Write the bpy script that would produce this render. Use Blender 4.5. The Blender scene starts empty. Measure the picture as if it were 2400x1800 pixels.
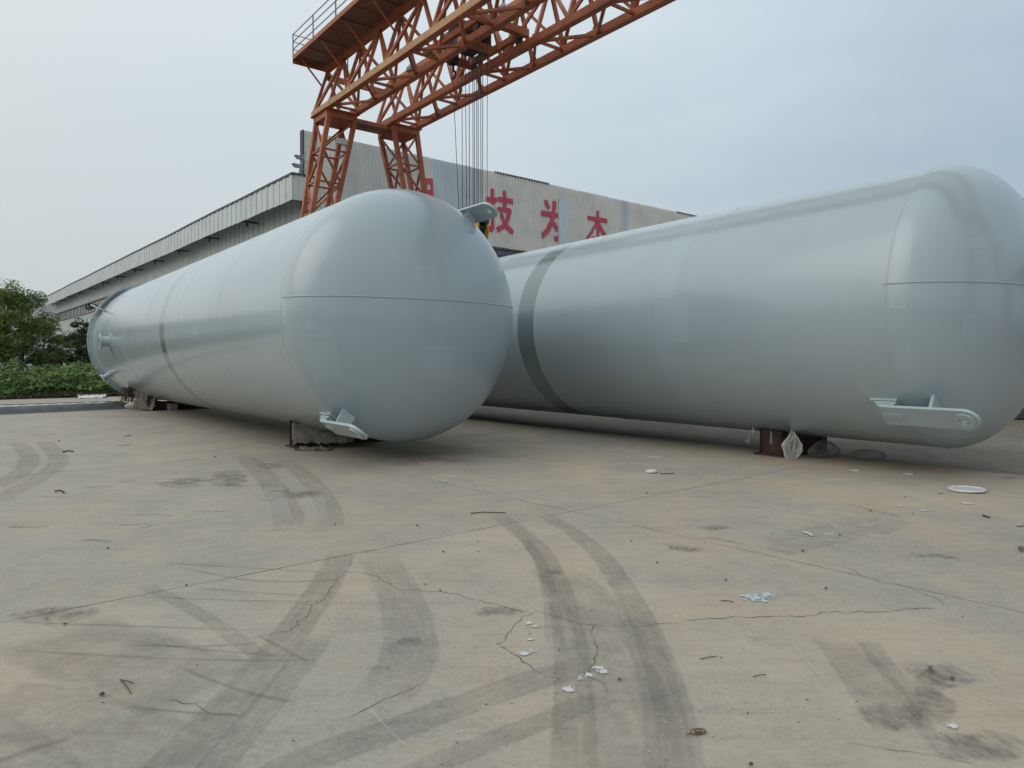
import bpy, bmesh, math, random
from mathutils import Vector, Matrix, noise as mnoise
random.seed(7)
PI = math.pi
R = math.radians
SC = bpy.context.scene
COL = SC.collection

# ------------------------------------------------------------------ camera
CAM_H = 1.6
PITCH = R(1.784)
FPX = 1664.0            # focal length in pixels of the 2400 px wide photograph
cam = bpy.data.cameras.new('camera')
cam.sensor_width = 36.0
cam.lens = 36.0 * FPX / 2400.0
cam.clip_end = 3000
cam_ob = bpy.data.objects.new('camera', cam)
cam_ob.location = (0, 0, CAM_H)
cam_ob.rotation_euler = (PI / 2 - PITCH, 0, 0)
COL.objects.link(cam_ob)
SC.camera = cam_ob

# ------------------------------------------------------------------ sky, sun, exposure
SUN_EL, SUN_AZ = R(42), R(-118)       # azimuth measured from +Y towards +X
world = bpy.data.worlds.new('World')
SC.world = world
world.use_nodes = True
wn, wl = world.node_tree.nodes, world.node_tree.links
wn.clear()
w_out = wn.new('ShaderNodeOutputWorld')
w_bg = wn.new('ShaderNodeBackground')
w_bg.inputs['Strength'].default_value = 0.1
w_sky = wn.new('ShaderNodeTexSky')
w_sky.sky_type = 'NISHITA'
w_sky.sun_disc = False
w_sky.sun_elevation = SUN_EL
w_sky.sun_rotation = SUN_AZ
w_sky.dust_density = 4.0
w_sky.air_density = 1.2
w_tc = wn.new('ShaderNodeTexCoord')
w_noise = wn.new('ShaderNodeTexNoise')
w_noise.inputs['Scale'].default_value = 2.1
w_noise.inputs['Detail'].default_value = 5
w_map = wn.new('ShaderNodeMapping')
w_map.inputs['Scale'].default_value = (1, 1, 3.0)
# overcast deck: brighter and whiter on the sun's side, blue-grey away from it
w_dot = wn.new('ShaderNodeVectorMath')
w_dot.operation = 'DOT_PRODUCT'
w_dot.inputs[1].default_value = (math.sin(SUN_AZ), math.cos(SUN_AZ), 0.25)
w_rng = wn.new('ShaderNodeMapRange')
w_rng.inputs['From Min'].default_value = -1.0
w_rng.inputs['From Max'].default_value = 1.0
w_add = wn.new('ShaderNodeMath')
w_add.operation = 'MULTIPLY_ADD'
w_add.inputs[1].default_value = 0.42
w_sub = wn.new('ShaderNodeMath')
w_sub.operation = 'SUBTRACT'
w_sub.inputs[1].default_value = 0.21
w_ramp = wn.new('ShaderNodeValToRGB')
ce = w_ramp.color_ramp.elements
ce[0].position = 0.0
ce[0].color = (3.8, 4.85, 5.8, 1)
ce[1].position = 1.0
ce[1].color = (9.0, 9.2, 8.9, 1)
e2 = ce.new(0.32); e2.color = (6.1, 6.9, 7.4, 1)
e3 = ce.new(0.60); e3.color = (6.6, 7.2, 7.25, 1)
w_mix = wn.new('ShaderNodeMixRGB')
w_mix.inputs['Fac'].default_value = 0.88
wl.new(w_tc.outputs['Generated'], w_map.inputs['Vector'])
wl.new(w_map.outputs['Vector'], w_noise.inputs['Vector'])
wl.new(w_tc.outputs['Generated'], w_dot.inputs[0])
wl.new(w_dot.outputs['Value'], w_rng.inputs['Value'])
wl.new(w_noise.outputs['Fac'], w_add.inputs[0])
wl.new(w_rng.outputs['Result'], w_add.inputs[2])
wl.new(w_add.outputs[0], w_sub.inputs[0])
wl.new(w_sub.outputs[0], w_ramp.inputs['Fac'])
wl.new(w_sky.outputs['Color'], w_mix.inputs['Color1'])
wl.new(w_ramp.outputs['Color'], w_mix.inputs['Color2'])
# an overcast sky is brighter overhead than at the horizon
w_sep = wn.new('ShaderNodeSeparateXYZ')
w_zen = wn.new('ShaderNodeMapRange')
w_zen.inputs['From Min'].default_value = 0.0
w_zen.inputs['From Max'].default_value = 1.0
w_zen.inputs['To Min'].default_value = 0.90
w_zen.inputs['To Max'].default_value = 1.55
w_mul = wn.new('ShaderNodeMixRGB')
w_mul.blend_type = 'MULTIPLY'
w_mul.inputs['Fac'].default_value = 1.0
wl.new(w_tc.outputs['Generated'], w_sep.inputs[0])
wl.new(w_sep.outputs['Z'], w_zen.inputs['Value'])
wl.new(w_mix.outputs['Color'], w_mul.inputs['Color1'])
wl.new(w_zen.outputs['Result'], w_mul.inputs['Color2'])
wl.new(w_mul.outputs['Color'], w_bg.inputs['Color'])
wl.new(w_bg.outputs['Background'], w_out.inputs['Surface'])

sun = bpy.data.lights.new('sun', 'SUN')
sun.energy = 0.6
sun.angle = R(55)
sun.color = (1.0, 0.95, 0.88)
sun_ob = bpy.data.objects.new('sun', sun)
sd = Vector((math.sin(SUN_AZ) * math.cos(SUN_EL), math.cos(SUN_AZ) * math.cos(SUN_EL), math.sin(SUN_EL)))
sun_ob.rotation_euler = sd.to_track_quat('Z', 'Y').to_euler()
sun_ob.location = (-20, -10, 30)
COL.objects.link(sun_ob)

SC.view_settings.view_transform = 'Standard'
SC.view_settings.look = 'None'
SC.view_settings.exposure = 0.0
SC.view_settings.gamma = 1.0
SC.view_settings.use_curve_mapping = False
SC.render.engine = 'CYCLES'
SC.cycles.max_bounces = 5
SC.cycles.transparent_max_bounces = 20

# ------------------------------------------------------------------ survey helpers (pixel of the photo -> place in the yard)
def ray(px, py):
    c, s = math.cos(PITCH), math.sin(PITCH)
    u = (900 - py) / FPX
    return Vector(((px - 1200) / FPX, c + u * s, -s + u * c))

def ground_at(px, py, z=0.0):
    r = ray(px, py)
    t = (z - CAM_H) / r.z
    return Vector((r.x * t, r.y * t, z))

class Frame:
    """axes of a thing: x across, y along, heading measured from +Y; origin at along s, across n"""
    def __init__(self, deg, s, n):
        t = R(deg)
        self.d = Vector((math.sin(t), math.cos(t), 0))
        self.n = Vector((math.cos(t), -math.sin(t), 0))
        self.org = self.d * s + self.n * n
        self.rot = -t
        self.s, self.nn = s, n
    def place(self, o):
        o.location = self.org
        o.rotation_euler = (0, 0, self.rot)
    def world(self, x, y, z):
        return self.org + self.n * x + self.d * y + Vector((0, 0, z))
    def local_ray(self, px, py):
        r = ray(px, py)
        o = Vector((0, 0, CAM_H)) - self.org
        return Vector((o.dot(self.n), o.dot(self.d), o.z)), Vector((r.dot(self.n), r.dot(self.d), r.z))
    def hit_y(self, px, py, y):
        o, r = self.local_ray(px, py)
        return o + r * ((y - o.y) / r.y)
    def hit_x(self, px, py, x):
        o, r = self.local_ray(px, py)
        return o + r * ((x - o.x) / r.x)

# ------------------------------------------------------------------ object helpers
def tag(o, label=None, cat=None, group=None, kind=None):
    if label: o['label'] = label
    if cat: o['category'] = cat
    if group: o['group'] = group
    if kind: o['kind'] = kind
    return o

def empty(name, label=None, cat=None, loc=(0, 0, 0), rotz=0.0, group=None):
    o = bpy.data.objects.new(name, None)
    o.location = loc
    o.rotation_euler = (0, 0, rotz)
    o.empty_display_size = 0.2
    COL.objects.link(o)
    return tag(o, label, cat, group)

def link(name, me, parent=None, M=None, mat=None):
    o = bpy.data.objects.new(name, me)
    COL.objects.link(o)
    if parent is not None:
        o.parent = parent
    if M is not None:
        o.matrix_basis = M
    if mat is not None and not me.materials:
        me.materials.append(mat)
    return o

class MB:
    """collects verts / faces / uvs / material slots for one mesh"""
    def __init__(self):
        self.v, self.f, self.m, self.uv = [], [], [], []
    def face(self, idx, m=0, uv=None):
        self.f.append(tuple(idx)); self.m.append(m); self.uv.append(uv)
    def quad(self, a, b, c, d, m=0, uv=None):
        i = len(self.v); self.v += [a, b, c, d]; self.face((i, i + 1, i + 2, i + 3), m, uv)
    def poly(self, pts, m=0):
        i = len(self.v); self.v += list(pts); self.face(range(i, i + len(pts)), m)
    def box(self, x0, x1, y0, y1, z0, z1, m=0):
        i = len(self.v)
        self.v += [(x0, y0, z0), (x1, y0, z0), (x1, y1, z0), (x0, y1, z0), (x0, y0, z1), (x1, y0, z1), (x1, y1, z1), (x0, y1, z1)]
        for q in ((0, 3, 2, 1), (4, 5, 6, 7), (0, 1, 5, 4), (1, 2, 6, 5), (2, 3, 7, 6), (3, 0, 4, 7)):
            self.face([i + k for k in q], m)
    def tube(self, pts, radii, seg=8, m=0, cap=True):
        pts = [Vector(p) for p in pts]
        if not isinstance(radii, (list, tuple)): radii = [radii] * len(pts)
        i0 = len(self.v)
        up = Vector((0, 0, 1))
        for k, p in enumerate(pts):
            t = (pts[min(k + 1, len(pts) - 1)] - pts[max(k - 1, 0)]).normalized()
            a = t.cross(up)
            if a.length < 1e-3: a = t.cross(Vector((1, 0, 0)))
            a.normalize(); b = a.cross(t)
            for j in range(seg):
                w = 2 * PI * j / seg
                self.v.append(tuple(p + (a * math.cos(w) + b * math.sin(w)) * radii[k]))
        for k in range(len(pts) - 1):
            for j in range(seg):
                j2 = (j + 1) % seg
                self.face((i0 + k * seg + j, i0 + k * seg + j2, i0 + (k + 1) * seg + j2, i0 + (k + 1) * seg + j), m)
        if cap:
            self.face([i0 + j for j in range(seg)][::-1], m)
            e = i0 + (len(pts) - 1) * seg
            self.face([e + j for j in range(seg)], m)
    def mesh(self, name, mats=(), smooth=False):
        me = bpy.data.meshes.new(name)
        me.from_pydata([tuple(p) for p in self.v], [], self.f)
        for mt in mats: me.materials.append(mt)
        me.polygons.foreach_set('material_index', self.m)
        if any(u is not None for u in self.uv):
            lay = me.uv_layers.new(name='UVMap')
            k = 0
            for fi, f in enumerate(self.f):
                u = self.uv[fi]
                for j in range(len(f)):
                    lay.data[k].uv = u[j] if u else (0, 0)
                    k += 1
        if smooth:
            me.polygons.foreach_set('use_smooth', [True] * len(me.polygons))
        me.update()
        return me
    def build(self, name, mats, parent=None, smooth=False, M=None):
        return link(name, self.mesh(name, mats if isinstance(mats, (list, tuple)) else [mats], smooth), parent, M)

def auto_smooth(me, deg=35):
    bm = bmesh.new(); bm.from_mesh(me)
    for f in bm.faces: f.smooth = True
    for e in bm.edges:
        if len(e.link_faces) == 2 and e.calc_face_angle(0) > R(deg): e.smooth = False
    bm.to_mesh(me); bm.free()

# ------------------------------------------------------------------ materials
class Mat:
    def __init__(self, name):
        self.m = bpy.data.materials.new(name)
        self.m.use_nodes = True
        self.nt = self.m.node_tree
        self.N, self.L = self.nt.nodes, self.nt.links
        self.bsdf = self.N['Principled BSDF']
        self.out = self.N['Material Output']
    def n(self, typ, **kw):
        nd = self.N.new(typ)
        for k, v in kw.items():
            if k.startswith('_'): setattr(nd, k[1:], v)
            else: self.set(nd.inputs[k.replace('__', ' ')], v)
        return nd
    def set(self, sock, v):
        if isinstance(v, bpy.types.NodeSocket): self.L.new(v, sock)
        elif isinstance(v, tuple) and len(v) == 3 and sock.type == 'RGBA': sock.default_value = v + (1,)
        else: sock.default_value = v
    def pos(self):
        return self.n('ShaderNodeNewGeometry').outputs['Position']
    def obj(self):
        return self.n('ShaderNodeTexCoord').outputs['Object']
    def noise(self, vec, scale, detail=4, rough=0.55, stretch=None):
        if stretch:
            vec = self.n('ShaderNodeMapping', Vector=vec, Scale=stretch).outputs[0]
        return self.n('ShaderNodeTexNoise', Vector=vec, Scale=scale, Detail=detail, Roughness=rough).outputs['Fac']
    def ramp(self, fac, p0, p1, c0=(0, 0, 0), c1=(1, 1, 1)):
        r = self.n('ShaderNodeValToRGB', Fac=fac)
        e = r.color_ramp.elements
        e[0].position, e[1].position = p0, p1
        e[0].color, e[1].color = c0 + (1,), c1 + (1,)
        return r.outputs['Color']
    def mix(self, fac, a, b, mode='MIX'):
        nd = self.n('ShaderNodeMixRGB', _blend_type=mode)
        self.set(nd.inputs['Fac'], fac); self.set(nd.inputs['Color1'], a); self.set(nd.inputs['Color2'], b)
        return nd.outputs[0]
    def math(self, op, a, b=0.0, clamp=False):
        nd = self.n('ShaderNodeMath', _operation=op, _use_clamp=clamp)
        self.set(nd.inputs[0], a); self.set(nd.inputs[1], b)
        return nd.outputs[0]
    def bump(self, h, strength=0.2, dist=0.01):
        b = self.n('ShaderNodeBump', Height=h, Strength=strength, Distance=dist)
        self.L.new(b.outputs[0], self.bsdf.inputs['Normal'])
    def base(self, c): self.set(self.bsdf.inputs['Base Color'], c)
    def p(self, **kw):
        for k, v in kw.items(): self.set(self.bsdf.inputs[k.replace('__', ' ')], v)
        return self

def plain(name, col, rough=0.6, var=0.12, scale=3.0, metallic=0.0, grime=None, spec=0.5):
    """one colour with some uneven wear over it"""
    M = Mat(name)
    p = M.pos()
    f = M.noise(p, scale, 5)
    dark = tuple(c * (1 - var * 1.6) for c in col); light = tuple(min(1, c * (1 + var)) for c in col)
    c = M.ramp(f, 0.3, 0.7, dark, light)
    if grime:
        g = M.ramp(M.noise(p, scale * 2.3, 8, 0.7), 0.55, 0.75)
        c = M.mix(M.math('MULTIPLY', g, 0.6), c, grime)
    M.base(c)
    M.p(Roughness=rough, Metallic=metallic)
    M.bsdf.inputs['Specular IOR Level'].default_value = spec
    M.bump(M.noise(p, scale * 12, 3), 0.15, 0.004)
    return M.m

# tank paint: pale blue grey semi-gloss, sprayed, slightly uneven
def paint(name, col, rough=0.3, coat=0.75):
    M = Mat(name)
    o = M.obj()
    big = M.noise(o, 0.5, 3)
    c = M.ramp(big, 0.3, 0.7, tuple(x * 0.95 for x in col), tuple(x * 1.04 for x in col))
    streak = M.noise(o, 1.2, 6, 0.65, (0.35, 1.5, 0.35))
    c = M.mix(M.math('MULTIPLY', M.ramp(streak, 0.52, 0.75), 0.10), c, tuple(x * 0.78 for x in col))
    M.base(c)
    rr = M.math('ADD', M.math('MULTIPLY', M.noise(o, 2.2, 5), 0.14), rough - 0.07)
    M.p(Roughness=rr)
    M.bsdf.inputs['Specular IOR Level'].default_value = 0.5
    M.p(Coat__Weight=coat, Coat__Roughness=0.16, Coat__IOR=1.55)
    h = M.math('ADD', M.math('MULTIPLY', M.noise(o, 1.1, 2), 1.0), M.math('MULTIPLY', M.noise(o, 60, 2), 0.02))
    M.bump(h, 0.32, 0.025)
    return M.m

M_PAINT = paint('tank_paint', (0.292, 0.362, 0.402), 0.32)
M_PAINT2 = paint('tank_paint_recoat', (0.305, 0.381, 0.423), 0.38)
M_RING = paint('tank_primer_ring', (0.125, 0.180, 0.185), 0.25, 0.9)
M_LUG = paint('lug_paint', (0.33, 0.41, 0.435), 0.4, 0.4)
M_DARKHOLE = plain('dark_recess', (0.03, 0.032, 0.035), 0.8)

def crane_mat(name, lo, hi):
    M = Mat(name)
    p = M.pos()
    c = M.ramp(M.noise(p, 0.8, 6, 0.6), 0.3, 0.72, lo, hi)
    rust = M.ramp(M.noise(p, 4.0, 10, 0.75), 0.50, 0.64)
    c = M.mix(M.math('MULTIPLY', rust, 0.55), c, (0.12, 0.048, 0.028))
    M.base(c)
    M.p(Roughness=0.55)
    M.bump(M.noise(p, 30, 4), 0.2, 0.004)
    return M.m
M_CRANE = crane_mat('crane_orange_paint', (0.26, 0.066, 0.028), (0.45, 0.138, 0.052))
M_CRANE_TAN = crane_mat('crane_tan_paint', (0.36, 0.19, 0.085), (0.48, 0.29, 0.15))  # lighter tan tone, only on the outer lower chord and its splice plates
M_CRANE_P = crane_mat('crane_walkway_paint', (0.13, 0.07, 0.05), (0.19, 0.10, 0.07))
M_CRANE_D = plain('crane_dark_plate', (0.075, 0.045, 0.035), 0.7, 0.3, 4)
M_STEEL_D = plain('dark_greasy_steel', (0.025, 0.025, 0.028), 0.5, 0.3, 6)
M_CABLE = plain('wire_rope', (0.035, 0.035, 0.04), 0.6, 0.2, 20)
M_YELLOW = plain('hook_block_yellow', (0.55, 0.32, 0.02), 0.45, 0.15, 6, grime=(0.15, 0.08, 0.03))
M_LAMP = plain('lamp_glass', (0.30, 0.36, 0.36), 0.25, 0.1)
M_RUSTBROWN = plain('rusty_brown_steel', (0.050, 0.024, 0.018), 0.75, 0.35, 7, grime=(0.12, 0.05, 0.025))
M_GALV = plain('grey_painted_steel', (0.24, 0.27, 0.30), 0.5, 0.15, 2.0, grime=(0.12, 0.12, 0.12))

def clad(name, col, stain, amount=0.35):
    M = Mat(name)
    p = M.pos()
    c = M.ramp(M.noise(p, 0.6, 4), 0.3, 0.7, tuple(x * 0.9 for x in col), tuple(min(1, x * 1.08) for x in col))
    run = M.noise(p, 0.9, 5, 0.6, (1.0, 1.0, 0.12))
    c = M.mix(M.math('MULTIPLY', M.ramp(run, 0.48, 0.78), amount), c, stain)
    dents = M.noise(p, 0.9, 5, 0.6, (1.0, 1.0, 2.4))
    c = M.mix(M.math('MULTIPLY', M.ramp(dents, 0.55, 0.7), amount * 0.45), c, tuple(x * 0.6 for x in stain))
    rnd = M.n('ShaderNodeObjectInfo').outputs['Random']
    c = M.mix(M.math('MULTIPLY', rnd, 0.16), c, tuple(x * 0.72 for x in col))
    M.base(c)
    M.p(Roughness=0.5)
    return M.m
M_CLAD_BEIGE = clad('cladding_beige', (0.64, 0.635, 0.605), (0.44, 0.37, 0.29), 0.28)
M_CLAD_GREY = clad('cladding_grey_white', (0.52, 0.525, 0.525), (0.36, 0.34, 0.30), 0.3)
M_CLAD_BLUE = clad('cladding_blue_grey', (0.50, 0.565, 0.63), (0.44, 0.46, 0.48), 0.25)
M_CLAD_SIDE = clad('cladding_side_pale', (0.50, 0.56, 0.57), (0.40, 0.35, 0.31), 0.35)
M_FASCIA = clad('fascia_pale_green_grey', (0.50, 0.57, 0.58), (0.44, 0.32, 0.25), 0.45)
M_DARKTRIM = plain('dark_grey_trim', (0.05, 0.052, 0.055), 0.6, 0.2, 3)
M_NAVY = plain('dark_blue_door', (0.075, 0.10, 0.135), 0.5, 0.2, 1.2)
M_RUSTTRIM = plain('rusty_trim', (0.13, 0.075, 0.05), 0.8, 0.4, 4)
M_RED = plain('red_sign_paint', (0.46, 0.052, 0.085), 0.6, 0.12, 2.5, grime=(0.30, 0.07, 0.08))
M_ROOF = plain('roof_sheet', (0.30, 0.32, 0.33), 0.5, 0.1, 0.4)
M_WHITEWALL = plain('white_render', (0.55, 0.58, 0.60), 0.7, 0.08, 0.6)
M_PANE = plain('window_glass', (0.05, 0.07, 0.08), 0.12, 0.1, 1)

def concrete():
    M = Mat('yard_concrete')
    p = M.pos()
    big = M.noise(p, 0.28, 5, 0.55)
    mid = M.noise(p, 1.3, 9, 0.66)
    sml = M.noise(p, 5.5, 9, 0.7)
    fine = M.noise(p, 26, 7, 0.75)
    c = M.ramp(big, 0.40, 0.60, (0.262, 0.254, 0.226), (0.440, 0.370, 0.280))
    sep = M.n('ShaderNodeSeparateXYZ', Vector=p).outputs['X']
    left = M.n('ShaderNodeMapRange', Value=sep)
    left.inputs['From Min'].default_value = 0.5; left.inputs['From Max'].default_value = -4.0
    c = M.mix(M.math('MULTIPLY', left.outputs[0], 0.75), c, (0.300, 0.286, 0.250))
    c = M.mix(M.math('MULTIPLY', M.ramp(mid, 0.44, 0.62), 0.55), c, (0.215, 0.208, 0.188))
    c = M.mix(M.math('MULTIPLY', M.ramp(M.noise(p, 0.9, 7, 0.65, (1.0, 0.55, 1)), 0.47, 0.60), 0.58), c, (0.43, 0.325, 0.228))
    c = M.mix(M.math('MULTIPLY', M.ramp(M.noise(p, 0.55, 8, 0.6, (0.5, 1.0, 1)), 0.52, 0.62), 0.48), c, (0.195, 0.198, 0.190))
    c = M.mix(M.math('MULTIPLY', M.ramp(sml, 0.38, 0.62), 0.45), c, (0.385, 0.355, 0.295))
    sc = M.noise(p, 2.6, 8, 0.65, (0.22, 2.6, 1))
    c = M.mix(M.math('MULTIPLY', M.ramp(sc, 0.53, 0.70), 0.34), c, (0.175, 0.17, 0.155))
    c = M.mix(M.math('MULTIPLY', M.ramp(fine, 0.40, 0.58), 0.42), c, (0.43, 0.40, 0.335))
    pit = M.noise(p, 70, 4, 0.65)
    c = M.mix(M.math('MULTIPLY', M.ramp(pit, 0.60, 0.70), 0.60), c, (0.115, 0.11, 0.10))
    c = M.mix(M.math('MULTIPLY', M.ramp(M.noise(p, 160, 2, 0.6), 0.60, 0.72), 0.45), c, (0.12, 0.115, 0.10))
    spot = M.n('ShaderNodeTexVoronoi', Vector=p, Scale=9.0, Randomness=1.0)
    gate = M.ramp(M.noise(p, 0.7, 3), 0.48, 0.62)
    sm = M.math('MULTIPLY', M.ramp(spot.outputs['Distance'], 0.03, 0.055, (1, 1, 1), (0, 0, 0)), gate)
    c = M.mix(M.math('MULTIPLY', sm, 0.6), c, (0.52, 0.52, 0.50))
    dmg = M.ramp(M.noise(p, 3.2, 10, 0.8, (0.6, 1.6, 1)), 0.56, 0.63)
    c = M.mix(M.math('MULTIPLY', dmg, 0.30), c, (0.165, 0.155, 0.135))
    rnd = M.n('ShaderNodeObjectInfo').outputs['Random']
    c = M.mix(M.math('MULTIPLY', rnd, 0.13), c, (0.20, 0.19, 0.17))
    M.base(c)
    M.p(Roughness=M.math('ADD', M.math('MULTIPLY', mid, 0.25), 0.62))
    M.bsdf.inputs['Specular IOR Level'].default_value = 0.35
    M.bump(M.math('ADD', M.math('MULTIPLY', fine, 0.6), sml), 0.3, 0.012)
    return M.m
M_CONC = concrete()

def asphalt():
    M = Mat('coarse_yard_ground')
    p = M.pos()
    c = M.ramp(M.noise(p, 0.4, 6, 0.6), 0.35, 0.65, (0.19, 0.172, 0.142), (0.25, 0.228, 0.19))
    g = M.noise(p, 6, 8, 0.8)
    c = M.mix(M.math('MULTIPLY', M.ramp(g, 0.5, 0.62), 0.6), c, (0.08, 0.074, 0.065))
    M.base(c); M.p(Roughness=0.9)
    M.bump(g, 0.2, 0.01)
    return M.m
M_ASPH = asphalt()
M_SOIL = plain('joint_dirt', (0.035, 0.032, 0.028), 0.95, 0.3, 8)
M_JOINT = plain('joint_fill', (0.13, 0.12, 0.10), 0.95, 0.35, 3)
M_CRACK = plain('crack_shadow_dirt', (0.085, 0.075, 0.062), 0.95, 0.3, 12)

def decal(name, col, op, mode='tyre'):
    """flat stain: colour over the concrete, uneven and frayed (UV: u along, v across)"""
    M = Mat(name)
    p = M.pos()
    M.base(col if mode != 'rust' else M.ramp(M.noise(p, 4, 5), 0.3, 0.7, col, tuple(x * 1.3 for x in col)))
    M.p(Roughness=0.8)
    uv = M.n('ShaderNodeTexCoord').outputs['UV']
    sx = M.n('ShaderNodeSeparateXYZ', Vector=uv)
    u, v = sx.outputs['X'], sx.outputs['Y']
    wob = M.math('MULTIPLY', M.math('SUBTRACT', M.noise(p, 3.5, 7, 0.7), 0.5), {'tyre': 0.22, 'splash': 0.1}.get(mode, 1.3))
    vv = M.math('ADD', v, wob)
    edge = M.math('MULTIPLY', M.math('MULTIPLY', vv, M.math('SUBTRACT', 1.0, vv)), 4.0, True)
    ends = M.math('MULTIPLY', M.math('MULTIPLY', u, M.math('SUBTRACT', 1.0, u)), 4.0, True)
    if mode == 'tyre':
        e1 = M.ramp(edge, 0.04, 0.30)
        e2 = M.ramp(ends, 0.0, 0.40)
        st = M.noise(uv, 1.0, 9, 0.72, (9.0, 7.0, 1.0))
        lug_ = M.noise(uv, 1.0, 4, 0.6, (60.0, 5.0, 1.0))
        br = M.math('ADD', M.math('MULTIPLY', M.ramp(st, 0.34, 0.62), 0.55), M.math('MULTIPLY', M.ramp(M.noise(p, 2.6, 10, 0.75), 0.32, 0.60), 0.45))
        br = M.math('MULTIPLY', br, M.math('ADD', M.math('MULTIPLY', M.ramp(lug_, 0.42, 0.56), 0.3), 0.7))
        f = M.math('MULTIPLY', M.math('MULTIPLY', e1, e2), br)
    elif mode == 'splash':
        m_ = M.math('MULTIPLY', edge, ends)
        val = M.math('ADD', m_, M.math('MULTIPLY', M.math('SUBTRACT', M.noise(p, 20, 9, 0.75), 0.5), 2.6))
        f = M.ramp(val, 0.80, 0.92)
    else:
        e1 = M.ramp(M.math('MULTIPLY', edge, ends), 0.10, 0.55)
        br = M.ramp(M.noise(p, 5.0, 10, 0.78), 0.36, 0.58)
        br = M.math('MULTIPLY', br, M.math('ADD', M.math('MULTIPLY', M.ramp(M.noise(uv, 1.0, 6, 0.65, (9.0, 1.5, 1.0)), 0.40, 0.58), 0.75), 0.25))
        f = M.math('MULTIPLY', e1, br)
    f = M.math('MULTIPLY', f, op, True)
    tr = M.n('ShaderNodeBsdfTransparent')
    mx = M.n('ShaderNodeMixShader')
    M.L.new(f, mx.inputs[0]); M.L.new(tr.outputs[0], mx.inputs[1]); M.L.new(M.bsdf.outputs[0], mx.inputs[2])
    M.L.new(mx.outputs[0], M.out.inputs['Surface'])
    return M.m
D_TYRE = decal('tyre_rubber_film', (0.185, 0.182, 0.165), 0.33)
D_TYRE_S = decal('tyre_rubber_faint', (0.19, 0.187, 0.17), 0.27)
D_SKID = decal('skid_rubber', (0.12, 0.122, 0.118), 0.52, 'blot')
D_SPLW = decal('white_paint_film', (0.56, 0.57, 0.57), 0.92, 'splash')
D_SPLB = decal('pale_blue_paint_film', (0.43, 0.53, 0.57), 0.92, 'splash')
D_SCUFF = decal('pale_scuff', (0.56, 0.55, 0.50), 0.45)
D_RUST = decal('rust_stain', (0.27, 0.165, 0.10), 0.45, 'rust')
D_PATCH = decal('mortar_patch', (0.40, 0.385, 0.345), 0.95, 'blot')
D_SCRATCH = decal('dark_scratch', (0.14, 0.14, 0.122), 0.42)
M_SPLASH_W = plain('white_paint_splash', (0.50, 0.51, 0.51), 0.6, 0.2, 14, grime=(0.36, 0.34, 0.30))
M_FLECK = plain('dusty_paint_fleck', (0.46, 0.455, 0.43), 0.7, 0.2, 14)
M_SPLASH_B = plain('pale_blue_paint_splash', (0.40, 0.50, 0.55), 0.5, 0.12, 14, grime=(0.36, 0.38, 0.36))

def leaf(name, c0, c1, c2, trans=0.25):
    M = Mat(name)
    rnd = M.n('ShaderNodeNewGeometry').outputs['Random Per Island']
    c = M.ramp(rnd, 0.1, 0.8, c0, c1)
    c = M.mix(M.ramp(M.noise(M.pos(), 0.9, 3), 0.45, 0.62), c, c2)
    M.base(c); M.p(Roughness=0.55)
    M.bsdf.inputs['Specular IOR Level'].default_value = 0.35
    tl = M.n('ShaderNodeBsdfTranslucent', Color=c)
    mx = M.n('ShaderNodeMixShader', Fac=trans)
    M.L.new(M.bsdf.outputs[0], mx.inputs[1]); M.L.new(tl.outputs[0], mx.inputs[2])
    M.L.new(mx.outputs[0], M.out.inputs['Surface'])
    return M.m
M_LEAF = leaf('tree_leaf', (0.052, 0.100, 0.026), (0.150, 0.225, 0.056), (0.135, 0.175, 0.042))
M_LEAF_D = leaf('dark_tree_leaf', (0.042, 0.070, 0.028), (0.11, 0.14, 0.05), (0.075, 0.10, 0.038))
M_WEED = leaf('broad_weed_leaf', (0.060, 0.12, 0.030), (0.19, 0.29, 0.066), (0.085, 0.15, 0.038), 0.3)
M_GRASS = leaf('grass_blade', (0.030, 0.055, 0.018), (0.08, 0.11, 0.035), (0.05, 0.07, 0.028), 0.3)
M_DRY = leaf('dry_vine_leaf', (0.055, 0.042, 0.022), (0.12, 0.095, 0.052), (0.05, 0.055, 0.024), 0.2)
M_BARK = plain('bark', (0.050, 0.040, 0.032), 0.9, 0.3, 14)
M_CLOTH = plain('grey_canvas', (0.16, 0.152, 0.135), 0.95, 0.25, 9)
M_FIBRE = plain('brown_coir_fibre', (0.085, 0.060, 0.045), 0.95, 0.3, 20)

def plastic(name, col, k):
    M = Mat(name)
    M.base(col); M.p(Roughness=0.2)
    M.bsdf.inputs['Specular IOR Level'].default_value = 0.6
    p = M.pos()
    rg = M.noise(p, 9, 4, 0.5, (1.0, 1.0, 0.3))
    M.bump(rg, 0.12, 0.01)
    tr = M.n('ShaderNodeBsdfTransparent')
    mx = M.n('ShaderNodeMixShader')
    M.L.new(M.ramp(rg, 0.38, 0.66, (0.30 * k,) * 3, (0.60 * k,) * 3), mx.inputs[0])
    M.L.new(tr.outputs[0], mx.inputs[1]); M.L.new(M.bsdf.outputs[0], mx.inputs[2])
    M.L.new(mx.outputs[0], M.out.inputs['Surface'])
    return M.m
M_PLASTIC = plastic('clear_crumpled_plastic', (0.80, 0.81, 0.80), 0.8)
M_PLASTIC_SHADE = plastic('shaded_crumpled_plastic', (0.22, 0.22, 0.21), 0.7)  # darker copy of the plastic: shade under the tank put into its colour
M_LID = plain('pale_blue_lid', (0.50, 0.53, 0.66), 0.45, 0.1, 12, grime=(0.62, 0.62, 0.60))
M_WHITEBIT = plain('off_white_scrap', (0.58, 0.57, 0.54), 0.6, 0.1, 12)
M_PEBBLE = plain('dark_stone', (0.10, 0.09, 0.07), 0.8, 0.3, 30)
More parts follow.
